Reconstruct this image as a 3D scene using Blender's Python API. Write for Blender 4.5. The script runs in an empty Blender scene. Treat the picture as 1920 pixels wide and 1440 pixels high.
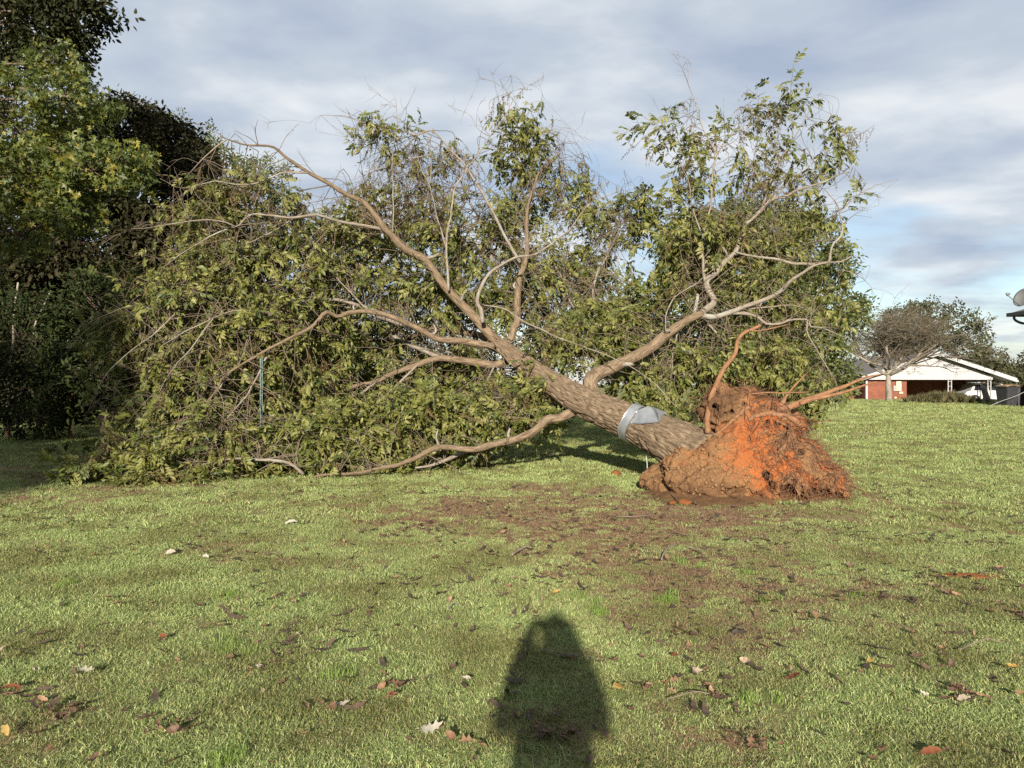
import bpy, bmesh, math, random
import numpy as np
from mathutils import Vector, Matrix, Euler

random.seed(7)
rng = np.random.default_rng(11)
R = math.radians
scene = bpy.context.scene
COL = scene.collection

# ------------------------------------------------------------------ camera
CAM_H = 1.55
FPX = 1371.0                      # focal length in photo pixels (1920 wide)
cam_d = bpy.data.cameras.new('camera'); cam_d.sensor_fit = 'HORIZONTAL'
cam_d.sensor_width = 36.0; cam_d.lens = FPX / 1920 * 36.0
cam_d.clip_start = 0.03; cam_d.clip_end = 3000
cam = bpy.data.objects.new('camera', cam_d); COL.objects.link(cam)
cam.location = (0, 0, CAM_H); cam.rotation_euler = (R(90), 0, 0)
scene.camera = cam

# ------------------------------------------------------------------ light
SUN_EL, SUN_AZ = 18.0, 3.7         # shadow runs forward, a touch to the right
world = bpy.data.worlds.new('World'); scene.world = world; world.use_nodes = True
wn, wl = world.node_tree.nodes, world.node_tree.links
wn.clear()
w_out = wn.new('ShaderNodeOutputWorld'); w_bg = wn.new('ShaderNodeBackground')
sky = wn.new('ShaderNodeTexSky'); sky.sky_type = 'NISHITA'; sky.sun_disc = False
sky.sun_elevation = R(SUN_EL); sky.sun_rotation = R(180 + SUN_AZ)
sky.air_density = 1.0; sky.dust_density = 0.3; sky.ozone_density = 1.2
SKY_STRENGTH = 0.055
def wmath(op, a, b=None, clamp=False):
    n = wn.new('ShaderNodeMath'); n.operation = op; n.use_clamp = clamp
    for i, v in enumerate((a, b)):
        if v is None: continue
        if isinstance(v, (int, float)): n.inputs[i].default_value = v
        else: wl.new(v, n.inputs[i])
    return n.outputs[0]
def wramp(fac, stops):
    n = wn.new('ShaderNodeValToRGB'); wl.new(fac, n.inputs[0])
    el = n.color_ramp.elements
    while len(el) < len(stops): el.new(0.5)
    for e, (p, c) in zip(el, stops): e.position = p; e.color = (*c, 1) if len(c) == 3 else c
    return n.outputs[0]
tc = wn.new('ShaderNodeTexCoord'); sep = wn.new('ShaderNodeSeparateXYZ'); wl.new(tc.outputs['Generated'], sep.inputs[0])
zz = wmath('MAXIMUM', sep.outputs[2], 0.0)
den = wmath('ADD', zz, 0.16)
cmb = wn.new('ShaderNodeCombineXYZ')
wl.new(wmath('DIVIDE', sep.outputs[0], den), cmb.inputs[0]); wl.new(wmath('DIVIDE', sep.outputs[1], den), cmb.inputs[1])
def wnoise(scale, detail, rough, off, dist=0.0, stretch=(1, 1, 1)):
    m = wn.new('ShaderNodeMapping'); wl.new(cmb.outputs[0], m.inputs[0]); m.inputs['Location'].default_value = off
    m.inputs['Scale'].default_value = stretch
    n = wn.new('ShaderNodeTexNoise'); wl.new(m.outputs[0], n.inputs['Vector'])
    n.inputs['Scale'].default_value = scale; n.inputs['Detail'].default_value = detail
    n.inputs['Roughness'].default_value = rough; n.inputs['Distortion'].default_value = dist
    return n.outputs['Fac']
big = wnoise(0.6, 5, 0.55, (3.1, 1.7, 0), 0.15)
mid = wnoise(1.6, 6, 0.56, (7.3, 2.2, 0), 0.2, (1.0, 1.15, 1))
shade_n = wnoise(1.7, 7, 0.52, (4.3, 2.6, 0), 0.15, (0.9, 1.1, 1))
cov = wmath('ADD', wmath('MULTIPLY', big, 0.55), wmath('MULTIPLY', mid, 0.45))
cov = wmath('ADD', cov, wmath('MULTIPLY', zz, 0.55))         # thinner cover low over the horizon
cover = wramp(cov, [(0.48, (0, 0, 0)), (0.62, (1, 1, 1))])
bank = wramp(zz, [(0.02, (.8, .8, .8)), (0.10, (0, 0, 0))])            # far cloud bank along the horizon
cover = wmath('MAXIMUM', cover, bank)
ccol = wramp(shade_n, [(0.36, (0.150, 0.175, 0.222)), (0.50, (0.208, 0.230, 0.258)), (0.63, (0.300, 0.308, 0.316))])
skm = wn.new('ShaderNodeMix'); skm.data_type = 'RGBA'; skm.blend_type = 'MULTIPLY'; skm.inputs[0].default_value = 1
wl.new(sky.outputs[0], skm.inputs[6]); skm.inputs[7].default_value = (SKY_STRENGTH,) * 3 + (1,)
mx = wn.new('ShaderNodeMix'); mx.data_type = 'RGBA'
wl.new(wmath('MULTIPLY', cover, 0.93), mx.inputs[0]); wl.new(skm.outputs[2], mx.inputs[6]); wl.new(ccol, mx.inputs[7])
wl.new(mx.outputs[2], w_bg.inputs[0]); w_bg.inputs[1].default_value = 1.0
wl.new(w_bg.outputs[0], w_out.inputs[0])

sun_d = bpy.data.lights.new('sun', 'SUN'); sun_d.energy = 4.8; sun_d.angle = R(0.9); sun_d.color = (1.0, 0.90, 0.76)
sun = bpy.data.objects.new('sun', sun_d); COL.objects.link(sun)
sdir = Vector((math.sin(R(SUN_AZ)) * math.cos(R(SUN_EL)), math.cos(R(SUN_AZ)) * math.cos(R(SUN_EL)), -math.sin(R(SUN_EL))))
sun.rotation_euler = sdir.to_track_quat('-Z', 'Y').to_euler(); sun.location = (-4, -30, 20)

vs = scene.view_settings
vs.view_transform = 'Standard'; vs.look = 'None'; vs.gamma = 1; vs.use_curve_mapping = False
vs.exposure = 1.52
scene.cycles.max_bounces = 6; scene.cycles.diffuse_bounces = 3; scene.cycles.transmission_bounces = 4
scene.cycles.use_denoising = False

# ------------------------------------------------------------------ helpers
def P(px, py, d):                  # a point seen at photo pixel (px, py), d metres away
    return np.array([(px - 960) / FPX * d, d, CAM_H - (py - 720) / FPX * d])

def hash3(ix, iy, iz):
    h = (ix.astype(np.int64) * 73856093) ^ (iy.astype(np.int64) * 19349663) ^ (iz.astype(np.int64) * 83492791)
    h = (h ^ (h >> 13)) * 1274126177 & 0x7fffffff
    h = (h ^ (h >> 16)) * 668265263 & 0x7fffffff
    return (h & 0xffff) / 65535.0
def noise3(p):
    p = np.asarray(p, float); i = np.floor(p).astype(np.int64); f = p - i; f = f * f * (3 - 2 * f)
    out = 0
    for dx in (0, 1):
        wx = f[..., 0] if dx else 1 - f[..., 0]
        for dy in (0, 1):
            wy = f[..., 1] if dy else 1 - f[..., 1]
            for dz in (0, 1):
                wz = f[..., 2] if dz else 1 - f[..., 2]
                out = out + wx * wy * wz * hash3(i[..., 0] + dx, i[..., 1] + dy, i[..., 2] + dz)
    return out
def fbm(p, oct=3, gain=0.5):
    p = np.asarray(p, float); s = 0; a = 1; t = 0
    for k in range(oct):
        s = s + a * noise3(p * 2 ** k + 17.3 * k); t += a; a *= gain
    return s / t
def sstep(a, b, x):
    t = np.clip((x - a) / (b - a), 0, 1); return t * t * (3 - 2 * t)
def unit(v):
    v = np.asarray(v, float); return v / (np.linalg.norm(v, axis=-1, keepdims=True) + 1e-9)

class MB:                          # collects arrays, builds ONE mesh object
    def __init__(s): s.v = []; s.q = []; s.t = []; s.n = 0; s.uq = []; s.ut = []; s.a = []
    def add(s, v, quads=None, tris=None, uvq=None, uvt=None, attr=None):
        v = np.asarray(v, float).reshape(-1, 3)
        if quads is not None and len(quads):
            q = np.asarray(quads, int) + s.n; s.q.append(q)
            s.uq.append(np.zeros((len(q), 4, 2)) if uvq is None else uvq)
        if tris is not None and len(tris):
            t = np.asarray(tris, int) + s.n; s.t.append(t)
            s.ut.append(np.zeros((len(t), 3, 2)) if uvt is None else uvt)
        s.v.append(v); s.a.append(np.zeros(len(v)) if attr is None else np.broadcast_to(attr, (len(v),)).astype(float))
        s.n += len(v); return s
    def box(s, x0, x1, y0, y1, z0, z1):
        v = [(x, y, z) for z in (z0, z1) for y in (y0, y1) for x in (x0, x1)]
        return s.add(v, [(0, 2, 3, 1), (4, 5, 7, 6), (0, 1, 5, 4), (2, 6, 7, 3), (0, 4, 6, 2), (1, 3, 7, 5)])
    def mesh(s, name, mats, smooth=True, attr=None, uv=False):
        me = bpy.data.meshes.new(name)
        v = np.concatenate(s.v) if s.v else np.zeros((0, 3))
        q = np.concatenate(s.q) if s.q else np.zeros((0, 4), int)
        t = np.concatenate(s.t) if s.t else np.zeros((0, 3), int)
        me.vertices.add(len(v)); me.vertices.foreach_set('co', v.ravel())
        loops = np.concatenate([q.ravel(), t.ravel()]); me.loops.add(len(loops)); me.loops.foreach_set('vertex_index', loops.astype(np.int32))
        npoly = len(q) + len(t); me.polygons.add(npoly)
        st = np.concatenate([np.arange(len(q)) * 4, len(q) * 4 + np.arange(len(t)) * 3]).astype(np.int32)
        me.polygons.foreach_set('loop_start', st)
        me.polygons.foreach_set('use_smooth', np.full(npoly, smooth))
        if uv:
            u = me.uv_layers.new(name='UVMap')
            a = np.concatenate([x.reshape(-1, 2) for x in s.uq + s.ut]); u.data.foreach_set('uv', a.ravel())
        me.update(calc_edges=True); me.validate()
        if attr:
            at = me.attributes.new(attr, 'FLOAT', 'POINT'); at.data.foreach_set('value', np.concatenate(s.a))
        for m in (mats if isinstance(mats, (list, tuple)) else [mats]):
            if m: me.materials.append(m)
        return me
    def build(s, name, mats, parent=None, smooth=True, attr=None, uv=False):
        return link(name, s.mesh(name, mats, smooth, attr, uv), parent)

def link(name, data, parent=None):
    o = bpy.data.objects.new(name, data); COL.objects.link(o)
    if parent is not None: o.parent = parent; o.matrix_parent_inverse = Matrix.Translation(-Vector(parent.location))
    return o
def empty(name, loc=(0, 0, 0)):
    o = bpy.data.objects.new(name, None); COL.objects.link(o); o.location = [float(c) for c in loc]; o.empty_display_size = 0.2; return o
def tag(o, label=None, cat=None, group=None, kind=None):
    if label: o['label'] = label
    if cat: o['category'] = cat
    if group: o['group'] = group
    if kind: o['kind'] = kind
    return o

def resample(pts, n):
    """Catmull-Rom through the points, n samples evenly by length."""
    p = np.asarray(pts, float)
    if len(p) == 2: 
        t = np.linspace(0, 1, n)[:, None]; return p[0] * (1 - t) + p[1] * t
    ext = np.vstack([2 * p[0] - p[1], p, 2 * p[-1] - p[-2]])
    out = []
    for i in range(1, len(ext) - 2):
        a, b, c, d = ext[i - 1], ext[i], ext[i + 1], ext[i + 2]
        t = np.linspace(0, 1, 9)[:-1, None]
        out.append(0.5 * ((2 * b) + (-a + c) * t + (2 * a - 5 * b + 4 * c - d) * t ** 2 + (-a + 3 * b - 3 * c + d) * t ** 3))
    c = np.vstack(out + [p[-1:]])
    L = np.concatenate([[0], np.cumsum(np.linalg.norm(np.diff(c, axis=0), axis=1))])
    s = np.linspace(0, L[-1], n)
    return np.stack([np.interp(s, L, c[:, k]) for k in range(3)], 1)

def frames(p):
    t = unit(np.gradient(p, axis=0))
    up = np.array([0, 0, 1.0]) if abs(t[0][2]) < 0.9 else np.array([1.0, 0, 0])
    n = unit(np.cross(t[0], up)); N = [n]
    for i in range(1, len(p)):
        n = n - t[i] * np.dot(n, t[i]); n = n / (np.linalg.norm(n) + 1e-9); N.append(n)
    N = np.array(N); B = np.cross(t, N); return t, N, B

def tube(mb, p, r, sides=7, disp=None, cap=True, attr=0.0):
    p = np.asarray(p, float); n = len(p); r = np.broadcast_to(np.asarray(r, float), (n,))
    t, N, B = frames(p)
    th = np.linspace(0, 2 * math.pi, sides, endpoint=False)
    L = np.concatenate([[0], np.cumsum(np.linalg.norm(np.diff(p, axis=0), axis=1))])
    rr = np.repeat(r[:, None], sides, 1)
    if disp is not None: rr = rr + disp(th[None, :] + 0 * L[:, None], L[:, None] + 0 * th[None, :], rr)
    v = p[:, None] + rr[..., None] * (np.cos(th)[None, :, None] * N[:, None] + np.sin(th)[None, :, None] * B[:, None])
    i = np.arange(n - 1)[:, None] * sides; j = np.arange(sides)[None, :]; jn = (j + 1) % sides
    q = np.stack([i + j, i + jn, i + sides + jn, i + sides + j], -1).reshape(-1, 4)
    U = np.repeat((np.arange(sides) / sides)[None], n - 1, 0); V0 = np.repeat(L[:-1, None], sides, 1); V1 = np.repeat(L[1:, None], sides, 1)
    circ = 2 * math.pi * max(r.max(), 1e-3)
    uv = np.stack([np.stack([U * circ, V0], -1), np.stack([(U + 1 / sides) * circ, V0], -1), np.stack([(U + 1 / sides) * circ, V1], -1), np.stack([U * circ, V1], -1)], 2).reshape(-1, 4, 2)
    tri = []
    vv = v.reshape(-1, 3)
    if cap:
        vv = np.vstack([vv, p[0] - t[0] * r[0] * 0.2, p[-1] + t[-1] * r[-1] * 0.5])
        a, b = n * sides, n * sides + 1
        for k in range(sides):
            tri.append((a, (k + 1) % sides, k)); tri.append((b, (n - 1) * sides + k, (n - 1) * sides + (k + 1) % sides))
    mb.add(vv, q, tri, uv, attr=attr)

def wobble(p, amp, freq, seed):
    """small natural crookedness along a polyline (ends stay)"""
    p = p.copy(); n = len(p); s = np.linspace(0, 1, n)
    L = np.linalg.norm(np.diff(p, axis=0), axis=1).sum()
    q = np.stack([s * L * freq + seed * 13.1, np.full(n, seed * 7.7), np.zeros(n)], 1)
    for k in range(3): p[:, k] += amp * (fbm(q + k * 31.7, 2) - 0.5) * 2 * np.sin(s * math.pi) ** 0.5
    return p

# ------------------------------------------------------------------ materials
def mat(name):
    m = bpy.data.materials.new(name); m.use_nodes = True
    n, l = m.node_tree.nodes, m.node_tree.links; b = n['Principled BSDF']
    return m, n, l, b
def simple(name, col, rough=0.7, metal=0.0, bump=0.0, scale=20.0, var=0.12, spec=0.4):
    m, n, l, b = mat(name); b.inputs['Roughness'].default_value = rough; b.inputs['Metallic'].default_value = metal
    b.inputs['Specular IOR Level'].default_value = spec
    t = n.new('ShaderNodeTexCoord'); z = n.new('ShaderNodeTexNoise'); l.new(t.outputs['Object'], z.inputs['Vector'])
    z.inputs['Scale'].default_value = scale; z.inputs['Detail'].default_value = 6
    r = n.new('ShaderNodeValToRGB'); l.new(z.outputs['Fac'], r.inputs[0])
    r.color_ramp.elements[0].position = 0.3; r.color_ramp.elements[1].position = 0.7
    r.color_ramp.elements[0].color = (*[c * (1 - var) for c in col], 1); r.color_ramp.elements[1].color = (*[min(1, c * (1 + var)) for c in col], 1)
    l.new(r.outputs[0], b.inputs['Base Color'])
    if bump:
        u = n.new('ShaderNodeBump'); u.inputs['Strength'].default_value = bump; u.inputs['Distance'].default_value = 0.02
        l.new(z.outputs['Fac'], u.inputs['Height']); l.new(u.outputs[0], b.inputs['Normal'])
    return m
def leafmat(name, stops, rough=0.5, trans=0.3, spec=0.35, pscale=0.0, pstops=None):
    """two-sided leaf: colour differs from leaf to leaf, some light passes through"""
    m, n, l, b = mat(name)
    oi = n.new('ShaderNodeObjectInfo'); at = n.new('ShaderNodeAttribute'); at.attribute_name = 'tint'
    mm = n.new('ShaderNodeMath'); mm.operation = 'ADD'; l.new(oi.outputs['Random'], mm.inputs[0]); l.new(at.outputs['Fac'], mm.inputs[1])
    fr = n.new('ShaderNodeMath'); fr.operation = 'FRACT'; l.new(mm.outputs[0], fr.inputs[0])
    r = n.new('ShaderNodeValToRGB'); l.new(fr.outputs[0], r.inputs[0])
    el = r.color_ramp.elements
    while len(el) < len(stops): el.new(0.5)
    for e, (p, c) in zip(el, stops): e.position = p; e.color = (*c, 1)
    col = r.outputs[0]
    if pstops:
        g = n.new('ShaderNodeNewGeometry'); z = n.new('ShaderNodeTexNoise'); l.new(g.outputs['Position'], z.inputs['Vector'])
        z.inputs['Scale'].default_value = pscale; z.inputs['Detail'].default_value = 3
        pr = n.new('ShaderNodeValToRGB'); l.new(z.outputs['Fac'], pr.inputs[0])
        pr.color_ramp.elements[0].position = pstops[0][0]; pr.color_ramp.elements[0].color = (*pstops[0][1], 1)
        pr.color_ramp.elements[1].position = pstops[1][0]; pr.color_ramp.elements[1].color = (*pstops[1][1], 1)
        x = n.new('ShaderNodeMix'); x.data_type = 'RGBA'; x.blend_type = 'MULTIPLY'; x.inputs[0].default_value = 1
        l.new(col, x.inputs[6]); l.new(pr.outputs[0], x.inputs[7]); col = x.outputs[2]
    l.new(col, b.inputs['Base Color']); b.inputs['Roughness'].default_value = rough; b.inputs['Specular IOR Level'].default_value = spec
    if trans > 0:
        tr = n.new('ShaderNodeBsdfTranslucent'); ms = n.new('ShaderNodeMixShader'); ms.inputs[0].default_value = trans
        br = n.new('ShaderNodeMix'); br.data_type = 'RGBA'; br.blend_type = 'MULTIPLY'; br.inputs[0].default_value = 1
        l.new(col, br.inputs[6]); br.inputs[7].default_value = (1.25, 1.3, 0.6, 1); l.new(br.outputs[2], tr.inputs[0])
        l.new(b.outputs[0], ms.inputs[1]); l.new(tr.outputs[0], ms.inputs[2])
        l.new(ms.outputs[0], n['Material Output'].inputs['Surface'])
    return m
def barkmat(name, dark, light, sx=26, sy=5, bump=0.9, dist=0.02, lichen=None):
    m, n, l, b = mat(name); b.inputs['Roughness'].default_value = 0.9; b.inputs['Specular IOR Level'].default_value = 0.15
    t = n.new('ShaderNodeTexCoord'); mp = n.new('ShaderNodeMapping'); l.new(t.outputs['UV'], mp.inputs[0]); mp.inputs['Scale'].default_value = (sx, sy, 1)
    z = n.new('ShaderNodeTexNoise'); l.new(mp.outputs[0], z.inputs['Vector']); z.inputs['Scale'].default_value = 1.0; z.inputs['Detail'].default_value = 6; z.inputs['Roughness'].default_value = 0.65
    z.inputs['Distortion'].default_value = 0.6
    r = n.new('ShaderNodeValToRGB'); l.new(z.outputs['Fac'], r.inputs[0])
    r.color_ramp.elements[0].position = 0.36; r.color_ramp.elements[0].color = (*dark, 1)
    r.color_ramp.elements[1].position = 0.62; r.color_ramp.elements[1].color = (*light, 1)
    col = r.outputs[0]
    z2 = n.new('ShaderNodeTexNoise'); l.new(t.outputs['Object'], z2.inputs['Vector']); z2.inputs['Scale'].default_value = 3.0; z2.inputs['Detail'].default_value = 5
    if lichen:
        r2 = n.new('ShaderNodeValToRGB'); l.new(z2.outputs['Fac'], r2.inputs[0]); r2.color_ramp.elements[0].position = 0.52; r2.color_ramp.elements[1].position = 0.68
        x = n.new('ShaderNodeMix'); x.data_type = 'RGBA'; l.new(r2.outputs[0], x.inputs[0]); l.new(col, x.inputs[6]); x.inputs[7].default_value = (*lichen, 1); col = x.outputs[2]
    l.new(col, b.inputs['Base Color'])
    u = n.new('ShaderNodeBump'); u.inputs['Strength'].default_value = bump; u.inputs['Distance'].default_value = dist
    l.new(z.outputs['Fac'], u.inputs['Height']); l.new(u.outputs[0], b.inputs['Normal'])
    return m

M = {}
M['bark'] = barkmat('pecan_bark', (0.0574, 0.0384, 0.0240), (0.1721, 0.1306, 0.0870), 30, 6, 1.0, 0.02)
M['limb'] = barkmat('limb_bark', (0.0879, 0.0689, 0.0525), (0.1933, 0.1688, 0.1386), 40, 9, 0.7, 0.012, (0.1933, 0.1912, 0.1650))
M['twig'] = simple('twig_bark', (0.0994, 0.0770, 0.0546), 0.85, scale=9, var=0.3)
M['root'] = simple('root_bark', (0.1404, 0.0688, 0.0331), 0.9, scale=14, var=0.3, bump=0.5)
M['rootlet'] = simple('rootlet_bark', (0.1092, 0.0546, 0.0287), 0.9, scale=9, var=0.4)
M['darkbark'] = barkmat('dark_bark', (0.05, 0.038, 0.028), (0.12, 0.09, 0.065), 18, 5, 0.8, 0.02)
M['palebark'] = barkmat('pale_bark', (0.12, 0.105, 0.085), (0.24, 0.215, 0.18), 18, 8, 0.5, 0.01)
M['redbark'] = barkmat('red_bark', (0.10, 0.05, 0.03), (0.24, 0.13, 0.08), 18, 5, 0.6, 0.01)
M['leaf'] = leafmat('pecan_leaf', [(0.0, (0.0305, 0.0457, 0.0152)), (0.12, (0.0590, 0.0752, 0.0164)), (0.35, (0.0867, 0.0981, 0.0215)), (0.7, (0.1214, 0.1242, 0.0308)), (1.0, (0.1562, 0.1537, 0.0488))], 0.48, 0.25, 0.3)
M['leaf_dry'] = leafmat('withered_leaf', [(0.0, (0.0682, 0.0471, 0.0203)), (0.5, (0.1057, 0.0785, 0.0319)), (1.0, (0.1364, 0.0941, 0.0435))], 0.7, 0.2, 0.2)
M['leaf_bg'] = leafmat('standing_pecan_leaf', [(0.0, (0.0417, 0.0572, 0.0149)), (0.5, (0.0661, 0.0806, 0.0203)), (1.0, (0.1009, 0.1109, 0.0320))], 0.5, 0.25, 0.4)
M['leaf_gum'] = leafmat('star_leaf', [(0.0, (0.0367, 0.0540, 0.0131)), (0.55, (0.0643, 0.0826, 0.0179)), (0.86, (0.1040, 0.1145, 0.0210)), (1.0, (0.1836, 0.1526, 0.0268))], 0.5, 0.3, 0.35)
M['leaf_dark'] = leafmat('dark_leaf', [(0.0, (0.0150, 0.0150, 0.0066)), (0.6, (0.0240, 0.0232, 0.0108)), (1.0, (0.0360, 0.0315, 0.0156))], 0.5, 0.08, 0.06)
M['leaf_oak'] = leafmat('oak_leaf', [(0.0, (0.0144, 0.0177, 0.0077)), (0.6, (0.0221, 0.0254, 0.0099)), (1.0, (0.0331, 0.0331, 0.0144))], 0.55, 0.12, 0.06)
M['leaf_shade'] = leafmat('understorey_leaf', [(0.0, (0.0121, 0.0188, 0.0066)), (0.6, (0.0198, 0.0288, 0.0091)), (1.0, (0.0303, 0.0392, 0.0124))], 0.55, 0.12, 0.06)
M['leaf_far'] = leafmat('far_leaf', [(0.0, (0.0330, 0.0360, 0.0168)), (0.6, (0.0510, 0.0540, 0.0228)), (1.0, (0.0720, 0.0720, 0.0330))], 0.6, 0.2, 0.3)
M['leaf_greybrown'] = leafmat('greybrown_leaf', [(0.0, (0.0501, 0.0468, 0.0228)), (1.0, (0.0930, 0.0858, 0.0390))], 0.7, 0.15, 0.2)
M['grass'] = leafmat('grass_blade', [(0.0, (0.0736, 0.1080, 0.0334)), (0.25, (0.1368, 0.1856, 0.0609)), (0.55, (0.2157, 0.2644, 0.0963)), (0.85, (0.3367, 0.3832, 0.1767)), (1.0, (0.2840, 0.2267, 0.1129))], 0.55, 0.25, 0.35, 1.3, [(0.36, (0.70, 0.62, 0.55)), (0.58, (1.08, 1.10, 1.04))])
M['grass_hi'] = leafmat('bright_grass_blade', [(0.0, (0.1020, 0.1600, 0.0315)), (1.0, (0.1615, 0.2320, 0.0540))], 0.5, 0.3, 0.35)
M['dead'] = leafmat('dead_leaf', [(0.0, (0.0413, 0.0263, 0.0180)), (0.35, (0.0825, 0.0465, 0.0270)), (0.7, (0.1425, 0.0788, 0.0413)), (0.93, (0.2025, 0.1275, 0.0713)), (1.0, (0.2550, 0.2250, 0.1800))], 0.65, 0.08, 0.35)
M['dark_litter'] = leafmat('wet_leaf_litter', [(0.0, (0.028, 0.021, 0.015)), (0.6, (0.055, 0.038, 0.025)), (1.0, (0.10, 0.065, 0.04))], 0.7, 0.03, 0.3)
M['pale_leaf'] = leafmat('pale_leaf_underside', [(0.0, (0.2635, 0.2424, 0.1897)), (1.0, (0.3162, 0.2951, 0.2530))], 0.7, 0.1, 0.2)
M['yellow_leaf'] = leafmat('yellow_leaf', [(0.0, (0.2372, 0.1476, 0.0369)), (1.0, (0.2740, 0.1897, 0.0632))], 0.6, 0.15, 0.3)
M['red_leaf'] = leafmat('red_leaf', [(0.0, (0.1008, 0.0294, 0.0147)), (1.0, (0.1512, 0.0546, 0.0210))], 0.6, 0.1, 0.3)

def groundmat():
    m, n, l, b = mat('lawn_soil'); b.inputs['Roughness'].default_value = 0.95; b.inputs['Specular IOR Level'].default_value = 0.1
    g = n.new('ShaderNodeNewGeometry')
    def nz(s, d, ro=0.6):
        z = n.new('ShaderNodeTexNoise'); l.new(g.outputs['Position'], z.inputs['Vector']); z.inputs['Scale'].default_value = s; z.inputs['Detail'].default_value = d; z.inputs['Roughness'].default_value = ro; return z.outputs['Fac']
    def rp(f, st):
        r = n.new('ShaderNodeValToRGB'); l.new(f, r.inputs[0]); el = r.color_ramp.elements
        while len(el) < len(st): el.new(0.5)
        for e, (p, c) in zip(el, st): e.position = p; e.color = (*c, 1)
        return r.outputs[0]
    def mix(f, a, c, bl='MIX'):
        x = n.new('ShaderNodeMix'); x.data_type = 'RGBA'; x.blend_type = bl
        if isinstance(f, float): x.inputs[0].default_value = f
        else: l.new(f, x.inputs[0])
        l.new(a, x.inputs[6]); l.new(c, x.inputs[7]); return x.outputs[2]
    turf = rp(nz(14, 8, 0.75), [(0.33, (0.075, 0.070, 0.034)), (0.5, (0.160, 0.172, 0.070)), (0.68, (0.25, 0.262, 0.12))])
    patch = rp(nz(0.55, 5), [(0.35, (0.75, 0.74, 0.70)), (0.65, (1.1, 1.1, 1.0))])
    turf = mix(1.0, turf, patch, 'MULTIPLY')
    soil = rp(nz(9, 8, 0.7), [(0.3, (0.080, 0.050, 0.030)), (0.52, (0.19, 0.118, 0.068)), (0.72, (0.29, 0.185, 0.105))])
    at = n.new('ShaderNodeAttribute'); at.attribute_name = 'bare'
    c = mix(at.outputs['Fac'], turf, soil)
    l.new(c, b.inputs['Base Color'])
    u = n.new('ShaderNodeBump'); u.inputs['Strength'].default_value = 0.8; u.inputs['Distance'].default_value = 0.03
    l.new(nz(40, 6), u.inputs['Height']); l.new(u.outputs[0], b.inputs['Normal'])
    return m
M['ground'] = groundmat()

def soilmat():
    m, n, l, b = mat('root_plate_soil'); b.inputs['Roughness'].default_value = 0.95; b.inputs['Specular IOR Level'].default_value = 0.1
    g = n.new('ShaderNodeNewGeometry'); at = n.new('ShaderNodeAttribute'); at.attribute_name = 'zone'
    z = n.new('ShaderNodeTexNoise'); l.new(g.outputs['Position'], z.inputs['Vector']); z.inputs['Scale'].default_value = 7; z.inputs['Detail'].default_value = 8; z.inputs['Roughness'].default_value = 0.7
    z2 = n.new('ShaderNodeTexNoise'); l.new(g.outputs['Position'], z2.inputs['Vector']); z2.inputs['Scale'].default_value = 45; z2.inputs['Detail'].default_value = 5; z2.inputs['Roughness'].default_value = 0.7
    ma = n.new('ShaderNodeMath'); ma.operation = 'MULTIPLY_ADD'; l.new(z.outputs['Fac'], ma.inputs[0]); ma.inputs[1].default_value = 0.42; l.new(at.outputs['Fac'], ma.inputs[2])
    r = n.new('ShaderNodeValToRGB'); l.new(ma.outputs[0], r.inputs[0]); el = r.color_ramp.elements
    st = [(0.10, (0.028, 0.016, 0.010)), (0.32, (0.078, 0.044, 0.024)), (0.56, (0.158, 0.090, 0.044)), (0.76, (0.225, 0.078, 0.027)), (1.0, (0.235, 0.060, 0.017))]
    while len(el) < len(st): el.new(0.5)
    for e, (p, c) in zip(el, st): e.position = p; e.color = (*c, 1)
    v = n.new('ShaderNodeValToRGB'); l.new(z2.outputs['Fac'], v.inputs[0]); v.color_ramp.elements[0].position = 0.32; v.color_ramp.elements[0].color = (0.55, 0.52, 0.5, 1); v.color_ramp.elements[1].position = 0.66; v.color_ramp.elements[1].color = (1.12, 1.12, 1.12, 1)
    x = n.new('ShaderNodeMix'); x.data_type = 'RGBA'; x.blend_type = 'MULTIPLY'; x.inputs[0].default_value = 1
    l.new(r.outputs[0], x.inputs[6]); l.new(v.outputs[0], x.inputs[7]); l.new(x.outputs[2], b.inputs['Base Color'])
    u = n.new('ShaderNodeBump'); u.inputs['Strength'].default_value = 0.9; u.inputs['Distance'].default_value = 0.012
    l.new(z2.outputs['Fac'], u.inputs['Height']); l.new(u.outputs[0], b.inputs['Normal'])
    return m
M['soil'] = soilmat()
M['clay'] = simple('orange_clay', (0.1963, 0.0725, 0.0258), 0.95, bump=0.8, scale=30, var=0.25, spec=0.1)
M['crumb'] = simple('tan_crumb', (0.1870, 0.1100, 0.0550), 0.95, bump=0.6, scale=40, var=0.3, spec=0.1)

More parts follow.
